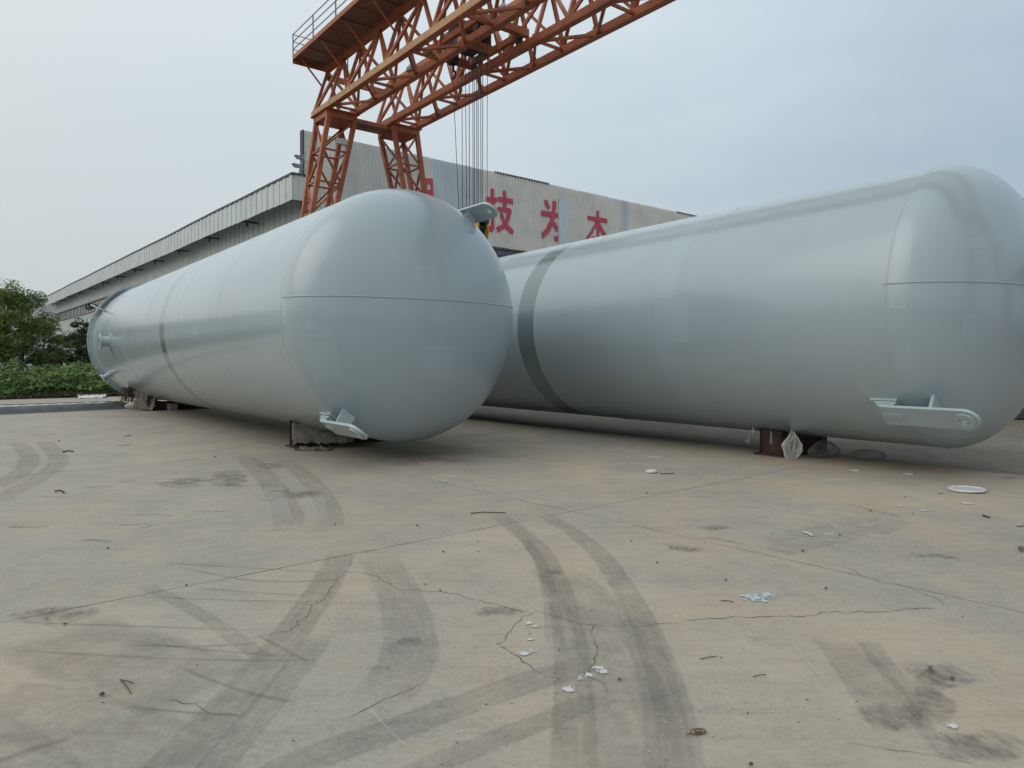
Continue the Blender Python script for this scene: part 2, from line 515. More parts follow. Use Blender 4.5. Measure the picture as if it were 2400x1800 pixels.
M_PALESTONE = plain('pale_stone', (0.40, 0.37, 0.31), 0.8, 0.2, 30)
M_TWIG = plain('twig_bark', (0.070, 0.055, 0.040), 0.9, 0.3, 20)
M_WIRE = plain('rusty_wire', (0.16, 0.085, 0.04), 0.7, 0.3, 30)

# ================================================================== GROUND
ground = MB()
gs = 900
ground.quad((-gs, -gs, -0.035), (gs, -gs, -0.035), (gs, gs, -0.035), (-gs, gs, -0.035))
ground = ground.build('ground', M_ASPH)
tag(ground, 'concrete yard floor with slabs, joints and tyre marks', None, None, 'structure')

GF = Frame(-40.6, 0, 0)
S_J = [-8.3, -1.5, 5.32, 12.1, 18.9, 25.7, 32.2]
N_J = [-40, -33.5, -27, -20.5, -14, -7.5, -1.05, 5.40, 11.95]
def slab(s0, s1, n0, n1):
    mb = MB()
    g = 0.004
    pts = []
    def side(a, b, k):
        for i in range(k):
            t = i / k
            j = 0 if i == 0 else random.uniform(-0.004, 0.0035)
            yield t, j
    K = 26
    w, d = n1 - n0, s1 - s0
    for t, j in side(0, 1, K): pts.append((n0 + g + t * (w - 2 * g), s0 + g - j))
    for t, j in side(0, 1, K): pts.append((n1 - g + j, s0 + g + t * (d - 2 * g)))
    for t, j in side(0, 1, K): pts.append((n1 - g - t * (w - 2 * g), s1 - g + j))
    for t, j in side(0, 1, K): pts.append((n0 + g - j, s1 - g - t * (d - 2 * g)))
    W = [GF.world(a, b, 0) for a, b in pts]
    top = [(p.x, p.y, 0.0) for p in W]
    bot = [(p.x, p.y, -0.03) for p in W]
    mb.poly(top)
    n = len(top)
    i = len(mb.v); mb.v += bot
    for k in range(n):
        mb.face((k, (k + 1) % n, i + (k + 1) % n, i + k)[::-1], 1)
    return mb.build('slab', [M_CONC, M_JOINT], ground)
for a, b in zip(S_J, S_J[1:]):
    for c, d in zip(N_J, N_J[1:]):
        slab(a + 0.0, b, c, d)
# dirt bed showing in the joints
bed = MB()
c4 = [GF.world(n, s, -0.026) for n, s in ((N_J[0], S_J[0]), (N_J[-1], S_J[0]), (N_J[-1], S_J[-1]), (N_J[0], S_J[-1]))]
bed.poly(c4); bed.build('joint_bed', M_JOINT, ground)
# far strip of concrete behind the crane rail, up to the weeds
for c, d in zip(N_J, N_J[1:]):
    slab(32.55, 36.9, c, d)
slab(32.55, 36.9, 11.95, 20)
slab(25.7, 32.2, 11.95, 18.5)

# crane rail let into the floor
CF = Frame(-37.95, 32.05, 16.05)     # gantry crane axes: x across the girders (along the rail), y along the girders
rail = MB()
GR = Frame(-40.6, 32.375, 0)
def railbox(x0, x1, y0, y1, z0, z1):
    mb = MB(); mb.box(x0, x1, y0, y1, z0, z1); return mb
rl = railbox(-45, 40, -0.035, 0.035, -0.03, 0.012)
o = rl.build('crane_rail', M_RUSTBROWN); GR.place(o)
tag(o, 'long rusty crane rail let into the concrete floor at left', 'rail')

# ---- flat marks on the floor
DZ = [0.0035]
def ribbon(name, pix, width, mat, seg=40, world_pts=None, taper=0.0):
    P = world_pts or [ground_at(*q) for q in pix]
    # catmull-rom through the points
    pts = []
    Q = [P[0] * 2 - P[1]] + P + [P[-1] * 2 - P[-2]]
    per = max(2, seg // (len(P) - 1))
    for i in range(1, len(Q) - 2):
        for k in range(per):
            t = k / per
            p0, p1, p2, p3 = Q[i - 1], Q[i], Q[i + 1], Q[i + 2]
            pts.append(0.5 * ((2 * p1) + (p2 - p0) * t + (2 * p0 - 5 * p1 + 4 * p2 - p3) * t * t + (3 * p1 - p0 - 3 * p2 + p3) * t ** 3))
    pts.append(P[-1])
    DZ[0] += 0.00003
    z = DZ[0]
    mb = MB(); n = len(pts)
    L, Rr = [], []
    for i, p in enumerate(pts):
        t = (pts[min(i + 1, n - 1)] - pts[max(i - 1, 0)]).normalized()
        s = Vector((-t.y, t.x, 0)) * width / 2 * (1 - taper * abs(2 * i / (n - 1) - 1))
        L.append((p.x + s.x, p.y + s.y, z)); Rr.append((p.x - s.x, p.y - s.y, z))
    for i in range(n - 1):
        u0, u1 = i / (n - 1), (i + 1) / (n - 1)
        mb.quad(L[i], Rr[i], Rr[i + 1], L[i + 1], 0, [(u0, 0), (u0, 1), (u1, 1), (u1, 0)])
    return mb.build(name, mat, ground)

TY = 'tyre_mark'
ribbon(TY, [(800, 1290), (788, 1327), (741, 1402), (669, 1500), (579, 1609), (470, 1724), (398, 1800), (330, 1880)], 0.25, D_TYRE)
ribbon(TY, [(760, 1480), (700, 1560), (620, 1660), (520, 1780), (440, 1890)], 0.17, D_TYRE_S)
ribbon(TY, [(1150, 1195), (1198, 1231), (1252, 1275), (1285, 1325), (1315, 1400), (1335, 1500), (1343, 1600), (1345, 1720), (1342, 1880)], 0.21, D_TYRE)
ribbon(TY, [(1262, 1200), (1306, 1224), (1364, 1262), (1415, 1311), (1462, 1380), (1505, 1456), (1541, 1542), (1565, 1620), (1588, 1720), (1605, 1880)], 0.20, D_TYRE)
ribbon(TY, [(560, 1870), (680, 1800), (800, 1752), (951, 1701), (1071, 1656), (1252, 1595), (1400, 1550)], 0.22, D_TYRE)
ribbon(TY, [(900, 1860), (1011, 1794), (1192, 1722), (1300, 1680), (1420, 1630)], 0.15, D_TYRE_S)
ribbon(TY, [(30, 1035), (54, 1050), (69, 1077), (36, 1117), (-40, 1150)], 0.32, D_TYRE_S)
ribbon(TY, [(100, 1035), (119, 1050), (137, 1081), (90, 1121), (-20, 1180)], 0.32, D_TYRE_S)
ribbon(TY, [(560, 1068), (586, 1081), (633, 1131), (669, 1189), (680, 1240)], 0.34, D_TYRE_S)
ribbon(TY, [(660, 1075), (720, 1120), (765, 1180), (775, 1240)], 0.30, D_TYRE_S)
ribbon(TY, [(880, 1300), (930, 1380), (960, 1480), (950, 1560), (880, 1650)], 0.34, D_TYRE_S)
ribbon(TY, [(330, 1370), (470, 1440), (640, 1560)], 0.12, D_TYRE_S)
ribbon(TY, [(2030, 1500), (2080, 1570), (2150, 1640)], 0.13, D_TYRE_S)
ribbon(TY, [(1960, 1500), (2040, 1600), (2130, 1730)], 0.30, D_TYRE_S)
ribbon(TY, [(1290, 1330), (1370, 1400), (1430, 1520), (1470, 1650), (1490, 1880)], 0.42, D_TYRE_S)
ribbon(TY, [(1215, 1250), (1262, 1310), (1290, 1400), (1300, 1520)], 0.12, D_TYRE_S)
ribbon(TY, [(1480, 1440), (1530, 1560), (1560, 1700), (1570, 1880)], 0.22, D_TYRE_S)
ribbon(TY, [(-60, 1640), (200, 1700), (420, 1800)], 0.5, D_TYRE_S)
ribbon(TY, [(100, 1480), (330, 1560), (520, 1620)], 0.7, D_TYRE_S)
ribbon(TY, [(-40, 1720), (60, 1790), (120, 1860)], 0.3, D_TYRE_S)
SK = 'skid_stain'
ribbon(SK, [(1120, 1425), (1170, 1435), (1230, 1432)], 0.22, D_SKID)
ribbon(SK, [(1275, 1340), (1320, 1344)], 0.12, D_SKID)
ribbon(SK, [(1560, 1285), (1600, 1285), (1650, 1292)], 0.26, D_SKID)
ribbon(SK, [(1635, 1240), (1680, 1236), (1720, 1238)], 0.24, D_SKID)
ribbon(SK, [(2120, 1300), (2190, 1302), (2260, 1312)], 0.18, D_SKID)
ribbon(SK, [(2115, 1555), (2190, 1580), (2270, 1572)], 0.30, D_SKID)
ribbon(SK, [(2190, 1580), (2180, 1640), (2175, 1700)], 0.22, D_SKID)
ribbon(SK, [(2010, 1690), (2110, 1680), (2190, 1690)], 0.26, D_SKID)
ribbon(SK, [(2170, 1760), (2280, 1750), (2420, 1740)], 0.30, D_SKID)
ribbon(SK, [(530, 1100), (545, 1150)], 0.5, D_SKID)
ribbon(SK, [(380, 1140), (480, 1120)], 0.7, D_SKID)
ribbon(SK, [(600, 1095), (670, 1090)], 0.7, D_SKID)
ribbon(SK, [(690, 1170), (720, 1150)], 0.6, D_SKID)
ribbon(SK, [(270, 1045), (310, 1043)], 0.4, D_SKID)
ribbon(SK, [(40, 1460), (120, 1440), (210, 1450)], 0.4, D_SKID)
ribbon(SK, [(930, 1500), (990, 1510)], 0.14, D_SKID)
ribbon('scuff', [(640, 1140), (655, 1190), (660, 1225)], 0.25, D_SCUFF)
ribbon('scuff', [(735, 1160), (745, 1225)], 0.25, D_SCUFF)
ribbon('scuff', [(290, 1190), (350, 1187), (420, 1192)], 0.06, D_SCUFF)
ribbon('scuff', [(853, 1645), (900, 1700), (985, 1785)], 0.012, D_SCUFF)
ribbon('scuff', [(1830, 1480), (1950, 1620)], 0.02, D_SCUFF)
ribbon('scuff', [(1800, 1185), (1870, 1200), (1950, 1210)], 0.12, D_SCUFF)
ribbon('scuff', [(1960, 1300), (2060, 1330), (2200, 1345)], 0.2, D_SCUFF)
ribbon('repair_patch', [(1800, 1282), (1860, 1270), (1950, 1248), (2040, 1228), (2120, 1216)], 0.62, D_PATCH)
ribbon('rust_stain', [(1790, 1285), (1830, 1292), (1870, 1303)], 0.16, D_RUST)
ribbon('rust_stain', [(1970, 1180), (2060, 1200), (2130, 1218)], 0.07, D_RUST)
ribbon('rust_stain', [(1650, 1258), (1700, 1268), (1750, 1278)], 0.10, D_RUST)
ribbon('rust_stain', [(2340, 1122), (2390, 1118)], 0.25, D_RUST)
ribbon('rust_stain', [(900, 1095), (1000, 1078), (1120, 1085)], 0.5, D_RUST)
for q in [[(380, 1320), (560, 1330), (800, 1345)], [(420, 1330), (600, 1362), (800, 1360)], [(330, 1400), (560, 1408), (760, 1412)],
          [(0, 1458), (300, 1468), (640, 1480)], [(30, 1525), (300, 1540), (520, 1548), (760, 1548)], [(300, 1502), (460, 1522), (680, 1540)],
          [(290, 1512), (450, 1516), (620, 1508)], [(400, 1558), (560, 1618), (700, 1650)], [(310, 1658), (450, 1672), (580, 1680)],
          [(470, 1380), (600, 1390), (740, 1398)], [(600, 1488), (680, 1530), (720, 1550)]]:
    ribbon('scratch', q, 0.022, D_SCRATCH)
ribbon('scratch', [(-40, 1800), (60, 1762), (170, 1728)], 0.035, D_SCRATCH)
for k in range(26):
    x, y = random.uniform(0, 700), random.uniform(1000, 1330)
    l = random.uniform(30, 120)
    ribbon('scratch', [(x, y), (x + l * 0.5, y + random.uniform(-4, 4)), (x + l, y + random.uniform(-8, 3))], random.uniform(0.02, 0.09), random.choice([D_SCRATCH, D_TYRE_S, D_SKID]), 8)

def crack(pix, w=0.0042, jag=0.014):
    P = [ground_at(*q) for q in pix]
    pts = [P[0]]
    for a, b in zip(P, P[1:]):
        k = max(2, int((b - a).length / 0.05))
        t = (b - a).normalized(); s = Vector((-t.y, t.x, 0))
        for i in range(1, k + 1):
            pts.append(a + (b - a) * i / k + s * random.gauss(0, jag if i < k else jag * 0.3))
    mb = MB(); n = len(pts); z = 0.0031
    L, Q = [], []
    for i, p in enumerate(pts):
        t = (pts[min(i + 1, n - 1)] - pts[max(i - 1, 0)]).normalized()
        ww = w * (0.35 + random.random()) * (1 if 0 < i < n - 1 else 0.1)
        s = Vector((-t.y, t.x, 0)) * ww / 2
        L.append((p.x + s.x, p.y + s.y, z)); Q.append((p.x - s.x, p.y - s.y, z))
    for i in range(n - 1):
        mb.quad(L[i], Q[i], Q[i + 1], L[i + 1])
    mb.build('crack', M_CRACK, ground)
def rg(ox, oy, sc, pts): return [(ox + x * sc, oy + y * sc) for x, y in pts]
crack(rg(800, 1000, .3617, [(0, 930), (190, 960), (330, 1030), (360, 1050), (500, 1060), (640, 1070), (780, 1100), (900, 1130), (1050, 1165), (1160, 1195), (1340, 1215), (1440, 1245), (1540, 1270), (1640, 1283), (1800, 1290), (1920, 1297), (2050, 1280), (2212, 1265)]))
crack(rg(1600, 1000, .3617, [(0, 1255), (250, 1245), (500, 1235), (800, 1225), (900, 1205), (1250, 1200), (1500, 1185), (1650, 1180)]), 0.006)
crack(rg(800, 1000, .3617, [(1640, 1283), (1620, 1350), (1655, 1430), (1635, 1530), (1610, 1600), (1690, 1660), (1720, 1750)]), 0.004)
crack(rg(800, 1300, .3015, [(1500, 450), (1400, 510), (1300, 610), (1210, 700), (1240, 720), (1380, 800), (1500, 900), (1720, 1000)]), 0.004)
crack(rg(1600, 1000, .3617, [(850, 860), (1050, 910), (1250, 1000), (1470, 1050), (1600, 1100), (1750, 1165)]), 0.004)
crack([(580, 1500), (680, 1480), (760, 1400), (800, 1345)], 0.004)
crack([(390, 1640), (470, 1660), (560, 1680)], 0.004)
crack([(800, 1690), (850, 1665), (900, 1640), (1000, 1600)], 0.003)
crack([(1980, 1740), (2100, 1760), (2280, 1790)], 0.003)

def splash(name, px, py, r, mat):
    c = ground_at(px, py)
    a = random.uniform(-.4, .4)
    v = Vector((math.cos(a), math.sin(a), 0)) * r * 1.7
    ribbon(name, None, r * 3.0, D_SPLB if mat is M_SPLASH_B else D_SPLW, 6, [c - v, c, c + v])
for px, py, r, m in [(1375, 1588, 0.055, M_SPLASH_W), (1408, 1572, 0.06, M_SPLASH_W), (1352, 1582, 0.025, M_SPLASH_W), (1333, 1618, 0.045, M_SPLASH_W), (1244, 1528, 0.04, M_SPLASH_W),
                     (1228, 1533, 0.035, M_SPLASH_W), (1245, 1500, 0.02, M_SPLASH_W), (1236, 1462, 0.03, M_SPLASH_W), (1255, 1470, 0.03, M_SPLASH_W),
                     (1770, 1402, 0.10, M_SPLASH_B), (1800, 1396, 0.085, M_SPLASH_B), (1745, 1398, 0.05, M_SPLASH_B), (1788, 1410, 0.04, M_SPLASH_B),
                     (1060, 1118, 0.10, M_SPLASH_W), (1040, 1128, 0.07, M_SPLASH_W), (1535, 1072, 0.16, M_SPLASH_W), (2110, 1187, 0.06, M_SPLASH_W), (2265, 1180, 0.10, M_SPLASH_W),
                     (2165, 1197, 0.06, M_SPLASH_W), (2000, 1138, 0.05, M_SPLASH_W), (1222, 1247, 0.03, M_SPLASH_W), (1318, 1188, 0.03, M_SPLASH_W), (2230, 1705, 0.03, M_SPLASH_W)]:
    splash('paint_splash', px, py, r, m)
fl = MB()
def fleck(x, y, r, z):
    a0 = random.random() * 6
    fl.poly([(x + math.cos(a0 + 2 * PI * j / 6) * r, y + math.sin(a0 + 2 * PI * j / 6) * r * random.uniform(.75, 1), z) for j in range(6)])
clusters = [(1150, 1380, 200, 100, 170), (1300, 1500, 180, 120, 160), (1790, 1480, 120, 35, 150), (1950, 1470, 90, 22, 50), (1050, 1560, 160, 90, 70), (1450, 1390, 120, 90, 60), (2190, 1700, 120, 70, 110),
            (690, 1500, 50, 25, 60), (500, 1190, 250, 60, 60), (380, 1290, 350, 120, 120), (1700, 1650, 100, 80, 60), (1200, 1160, 120, 30, 40), (2050, 1150, 200, 50, 50), (1150, 1700, 250, 60, 80), (1800, 1700, 300, 80, 60)]
for cx, cy, sx, sy, n in clusters:
    for k in range(n):
        px, py = random.gauss(cx, sx * 0.6), random.gauss(cy, sy * 0.6)
        if py < 1010: continue
        p = ground_at(px, py)
        fleck(p.x, p.y, random.choice([0.0015, 0.002, 0.002, 0.002, 0.003, 0.003, 0.006]), 0.0050)
o = fl.build('paint_fleck', M_FLECK, ground); o['kind'] = 'stuff'
gt = MB()
for k in range(130):
    px, py = random.uniform(-100, 2500), 1010 + 800 * random.random() ** 1.6
    p = ground_at(px, py); r = random.choice([0.002, 0.003, 0.004])
    gt.tube([(p.x - r, p.y, r * .5), (p.x + r * random.uniform(.6, 2.5), p.y + random.uniform(-r, r), r * .6)], r * 0.7, 5)
o = gt.build('grit', M_PEBBLE, ground); o['kind'] = 'stuff'

# ================================================================== TANKS
TR, TDEP = 2.05, 1.08
def lathe(mb, prof, seg=160, m=0):
    """prof: list of (radius, y, slot-after); axis along local y at height zc=0"""
    i0 = len(mb.v); n = len(prof)
    for r, y, _ in prof:
        for j in range(seg):
            a = 2 * PI * j / seg
            mb.v.append((r * math.cos(a), y, r * math.sin(a)))
    for k in range(n - 1):
        for j in range(seg):
            j2 = (j + 1) % seg
            mb.face((i0 + k * seg + j, i0 + (k + 1) * seg + j, i0 + (k + 1) * seg + j2, i0 + k * seg + j2), prof[k][2])
    return mb

def head_prof(sign, y0, m=0, cap_r=0.0):
    out = []
    for i in range(41):
        t = PI / 2 * i / 40
        out.append((max(TR * math.cos(t), 1e-4), y0 + sign * TDEP * math.sin(t), m))
    return out

def tank_hit(fr, zc, px, py, off=0.0):
    o, r = fr.local_ray(px, py)
    o = Vector((o.x, o.y, o.z - zc))
    def solve(k):
        a = r.x ** 2 + r.z ** 2 + k * r.y ** 2
        b = 2 * (o.x * r.x + o.z * r.z + k * o.y * r.y)
        c = o.x ** 2 + o.z ** 2 + k * o.y ** 2 - TR ** 2
        q = b * b - 4 * a * c
        return None if q < 0 else o + r * ((-b - math.sqrt(q)) / 2 / a)
    k = (TR / TDEP) ** 2
    p = solve(k)
    if p is not None and p.y <= 0:
        nrm = Vector((p.x, p.y * k, p.z)).normalized()
        return p + nrm * off
    p = solve(0.0)
    if p is None: return None
    return p + Vector((p.x, 0, p.z)).normalized() * off

def lug(parent, zc, ang, ytip, yfar, ypad0, ypad1, ribo=0.45):
    """lifting lug: plate parallel to the shell, held off it by pads and a rib, eye at the tip"""
    ca, sa = math.cos(ang), math.sin(ang)
    er = Vector((ca, 0, sa)); et = Vector((-sa, 0, ca)); ey = Vector((0, 1, 0))
    M = Matrix(((et.x, 0, er.x, 0), (et.y, 1, er.y, 0), (et.z, 0, er.z, zc), (0, 0, 0, 1)))
    # local u across, v along axis, w radial
    W0, W1, hw = TR + 0.13, TR + 0.17, 0.17
    out = []
    cy = ytip + hw
    for i in range(21):
        a = PI + PI * i / 20
        out.append((math.cos(a) * hw, cy + math.sin(a) * hw))
    out += [(hw, yfar), (-hw, yfar)]
    mb = MB(); n = len(out)
    hr = 0.055
    hole = [(math.cos(2 * PI * j / 20) * hr, cy + math.sin(2 * PI * j / 20) * hr) for j in range(20)]
    # plate with hole: strips from the arc to the hole, then the tail
    for w, flip in ((W1, False), (W0, True)):
        arc = out[:21]
        i0 = len(mb.v)
        mb.v += [(u, v, w) for u, v in arc] + [(math.cos(PI + PI * i / 20) * hr, cy + math.sin(PI + PI * i / 20) * hr, w) for i in range(21)]
        for i in range(20):
            f = (i0 + i, i0 + i + 1, i0 + 22 + i, i0 + 21 + i); mb.face(f[::-1] if flip else f)
        i0 = len(mb.v)
        mb.v += [(math.cos(PI * i / 20) * hr, cy + math.sin(PI * i / 20) * hr, w) for i in range(21)]
        mb.v += [(hw - 2 * hw * i / 20, cy + 0.12, w) for i in range(21)]
        for i in range(20):
            f = (i0 + i, i0 + 21 + i, i0 + 22 + i, i0 + i + 1); mb.face(f[::-1] if flip else f)
        q = [(hw, cy, w), (hw, cy + .12, w), (hr, cy, w)]
        mb.poly(q[::-1] if flip else q)
        q = [(-hw, cy, w), (-hr, cy, w), (-hw, cy + .12, w)]
        mb.poly(q[::-1] if flip else q)
        q = [(-hw, cy + .12, w), (hw, cy + .12, w), (hw, yfar, w), (-hw, yfar, w)]
        mb.poly(q[::-1] if flip else q)
    for i in range(n):
        a, b = out[i], out[(i + 1) % n]
        mb.quad((a[0], a[1], W1), (a[0], a[1], W0), (b[0], b[1], W0), (b[0], b[1], W1))
    for i in range(20):
        a, b = hole[i], hole[(i + 1) % 20]
        mb.quad((a[0], a[1], W0), (a[0], a[1], W1), (b[0], b[1], W1), (b[0], b[1], W0))
    pl = mb.build('lifting_lug', M_LUG, parent, M=M)
    auto_smooth(pl.data, 40)
    # eye ring
    mb = MB()
    for i in range(28):
        a, b = 2 * PI * i / 28, 2 * PI * (i + 1) / 28
        r0, r1, w2 = 0.06, 0.125, W1 + 0.025
        def q(r, t, w): return (math.cos(t) * r, cy + math.sin(t) * r, w)
        mb.quad(q(r0, a, w2), q(r1, a, w2), q(r1, b, w2), q(r0, b, w2))
        mb.quad(q(r1, a, W1), q(r1, b, W1), q(r1, b, w2), q(r1, a, w2))
        mb.quad(q(r0, a, W1), q(r0, a, w2), q(r0, b, w2), q(r0, b, W1))
    e = mb.build('eye_ring', M_LUG, pl)
    auto_smooth(e.data, 40)
    # stacked pads between shell and plate
    mb = MB()
    mb.box(-hw * .95, hw * .95, ypad1, ypad0 + .02, TR - 0.08, TR + 0.035)
    mb.build('pad', M_LUG, pl)
    mb = MB(); mb.box(-hw * .9, hw * .9, ypad1 - 0.0, ypad0 - 0.06, TR + 0.045, TR + 0.085); mb.build('pad', M_LUG, pl)
    mb = MB(); mb.box(-hw * .92, hw * .92, ypad1 + .01, ypad0 - 0.1, TR + 0.095, W0 - 0.002); mb.build('pad', M_LUG, pl)
    # rib to the head
    mb = MB()
    ry = cy + ribo
    yq = min(0.999, max(0.0, -(ry + .06) / TDEP))
    RB = TR * math.sqrt(1 - yq * yq) - 0.05
    mb.poly([(-hw * .6, ry, W0 - .001), (hw * .6, ry, W0 - .001), (hw * .75, ry + .04, RB), (-hw * .75, ry + .04, RB)])
    mb.poly([(-hw * .6, ry + .04, W0 - .001), (-hw * .75, ry + .08, RB), (hw * .75, ry + .08, RB), (hw * .6, ry + .04, W0 - .001)])
    mb.quad((hw * .6, ry, W0 - .001), (hw * .6, ry + .04, W0 - .001), (hw * .75, ry + .08, RB), (hw * .75, ry + .04, RB))
    mb.quad((-hw * .6, ry, W0 - .001), (-hw * .75, ry + .04, RB), (-hw * .75, ry + .08, RB), (-hw * .6, ry + .04, W0 - .001))
    mb.build('rib', M_LUG, pl)
    # small weld block on the plate's outer face
    mb = MB(); mb.box(-0.05, 0.03, yfar - 0.28, yfar - 0.02, W1 - 0.003, W1 + 0.012); mb.build('wear_strip', M_LUG, pl)
    return pl

def weld_ring(parent, zc, y, w=0.013, h=0.005):
    mb = MB()
    lathe(mb, [(TR - .002, y - w, 0), (TR + h, y - w * .4, 0), (TR + h, y + w * .4, 0), (TR - .002, y + w, 0)], 128)
    return mb.build('weld_seam', M_PAINT, parent, True, Matrix.Translation((0, 0, zc)))

def make_tank(name, label, deg, N, s0, zc, L, bands, welds, seam_dz):
    fr = Frame(deg, s0, N)
    t = empty(name, label, 'tank'); fr.place(t)
    prof = head_prof(-1, 0.0)[::-1]
    ys = sorted({0.35, L} | {y for b in bands for y in b[:2]})
    prof[-1] = (TR, 0.0, 0)
    for y in ys[:-1]:
        m = 0
        for y0, y1, mm in bands:
            if y0 - 1e-6 <= y < y1 - 1e-6: m = mm
        prof.append((TR, y, m))
    prof.append((TR, L, 0))
    prof += head_prof(1, L - 0.35)[1:] if False else []
    mb = MB(); lathe(mb, prof, 192)
    sh = mb.build('shell', [M_PAINT, M_RING, M_PAINT2], t, True, Matrix.Translation((0, 0, zc)))
    # rear end: dished head recessed in the skirt
    mb = MB()
    lathe(mb, [(TR - .012, L, 0), (TR - .012, L - 1.0, 0)] + [(TR * math.cos(a) - .012, L - 1.0 + 0.9 * math.sin(a), 0) for a in [PI / 2 * i / 14 for i in range(1, 14)]], 96)
    mb.build('rear_head', M_PAINT, t, True, Matrix.Translation((0, 0, zc)))
    for y in welds: weld_ring(t, zc, y)
    # horizontal weld across the front head
    mb = MB(); pts = []
    for i in range(81):
        a = PI + PI * i / 80
        rr = math.sqrt(1 - (seam_dz / TR) ** 2)
        pts.append((math.cos(a) * TR * rr * 1.0005, math.sin(a) * TDEP * rr * 1.0005 if abs(math.sin(a)) > 1e-6 else 0, seam_dz))
    mb.tube(pts, 0.010, 8)
    mb.build('weld_seam', M_PAINT, t, True, Matrix.Translation((0, 0, zc)))
    return t, fr

def patch(t, fr, zc, quad, mat=None, n=8):
    """re-sprayed rectangle of paint, following the shell"""
    mb = MB(); g = {}
    for i in range(n + 1):
        for j in range(n + 1):
            u, v = i / n, j / n
            x = (quad[0][0] * (1 - u) + quad[1][0] * u) * (1 - v) + (quad[3][0] * (1 - u) + quad[2][0] * u) * v
            y = (quad[0][1] * (1 - u) + quad[1][1] * u) * (1 - v) + (quad[3][1] * (1 - u) + quad[2][1] * u) * v
            p = tank_hit(fr, zc, x, y, 0.0015)
            if p is None: return
            g[i, j] = len(mb.v); mb.v.append(tuple(p))
    for i in range(n):
        for j in range(n):
            mb.face((g[i, j], g[i, j + 1], g[i + 1, j + 1], g[i + 1, j]))
    mb.build('paint_patch', mat or M_PAINT2, t, True, Matrix.Translation((0, 0, zc)))

ZL, ZR = 2.342, 2.389
tankL, frL = make_tank('storage_tank', 'pale blue-grey steel tank at left with its whole domed end facing the yard', -37.95, 5.806, 10.265, ZL, 19.0,
                       [(7.60, 8.08, 1)], [0.09, 3.35, 6.3, 9.6, 12.7, 15.2, 17.2], 0.20)
tankR, frR = make_tank('storage_tank', 'pale blue-grey steel tank at right, its dome cut by the picture edge', -35.87, 11.345, 4.652, ZR, 19.0,
                       [(7.43, 8.0, 1), (3.55, 3.97, 2), (7.1, 7.43, 0)], [-0.03, 3.18, 6.40, 9.6, 12.8, 16.0], 0.22)
lug(tankL, ZL, R(-128), -1.16, 0.0, 0.20, -0.14, 0.58)
lug(tankL, ZL, R(55), -0.74, 0.40, 0.60, 0.24, 0.45)
lug(tankR, ZR, R(-136.8), -0.98, 0.20, 0.36, 0.02, 0.38)
lug(tankR, ZR, R(43.2), -0.98, 0.20, 0.36, 0.02)
for q in [[(966, 622), (1025, 622), (1027, 702), (965, 702)], [(985, 812), (1066, 812), (1060, 890), (982, 888)], [(699, 806), (785, 798), (806, 886), (742, 905)],
          [(713, 752), (742, 750), (744, 772), (716, 774)], [(752, 766), (778, 764), (778, 784), (756, 788)], [(766, 672), (800, 670), (798, 688), (766, 690)], [(915, 590), (932, 590), (932, 612), (915, 612)],
          [(452, 760), (465, 760), (468, 800), (458, 802)]]:
    patch(tankL, frL, ZL, q)
for q in [[(2102, 542), (2138, 540), (2126, 725), (2084, 725)], [(2245, 560), (2360, 545), (2340, 580), (2247, 585)], [(2332, 580), (2368, 575), (2366, 660), (2340, 655)], [(2257, 738), (2290, 738), (2286, 806), (2253, 804)],
          [(2008, 890), (2042, 885), (2052, 930), (2018, 932)], [(1540, 700), (1616, 695), (1612, 800), (1575, 805)], [(1320, 800), (1345, 800), (1348, 835), (1328, 838)],
          [(2096, 830), (2135, 810), (2140, 865), (2100, 878)]]:
    patch(tankR, frR, ZR, q)

# rear skirt of the left tank: base ring, bolt chairs, nozzles
T = Matrix.Translation((0, 0, ZL))
mb = MB(); lathe(mb, [(TR - .02, 18.97, 0), (TR + .13, 18.97, 0), (TR + .13, 19.01, 0), (TR - .02, 19.01, 0)], 128)
o = mb.build('base_ring', M_LUG, tankL, False, T); auto_smooth(o.data, 40)
mb = MB(); lathe(mb, [(TR - .01, 18.62, 0), (TR + .09, 18.62, 0), (TR + .09, 18.65, 0), (TR - .01, 18.65, 0)], 128)
o = mb.build('top_ring', M_LUG, tankL, False, T); auto_smooth(o.data, 40)
gus = MB(); gus.box(TR - .01, TR + .12, 18.65, 18.97, -0.012, 0.012)
gus.box(TR - .0, TR + .02, 18.68, 18.95, 0.03, 0.30)
gm = gus.mesh('gusset', [M_LUG])
bolt = MB(); bolt.tube([(TR + 0.02, 18.8, 0.12), (TR + 0.028, 18.8, 0.12)], 0.035, 10); bm_ = bolt.mesh('bolt_hole', [M_DARKHOLE])
for k in range(22):
    Mx = T @ Matrix.Rotation(2 * PI * k / 22 + 0.1, 4, 'Y')
    g = link('gusset', gm, tankL, Mx)
    link('bolt_hole', bm_, g)
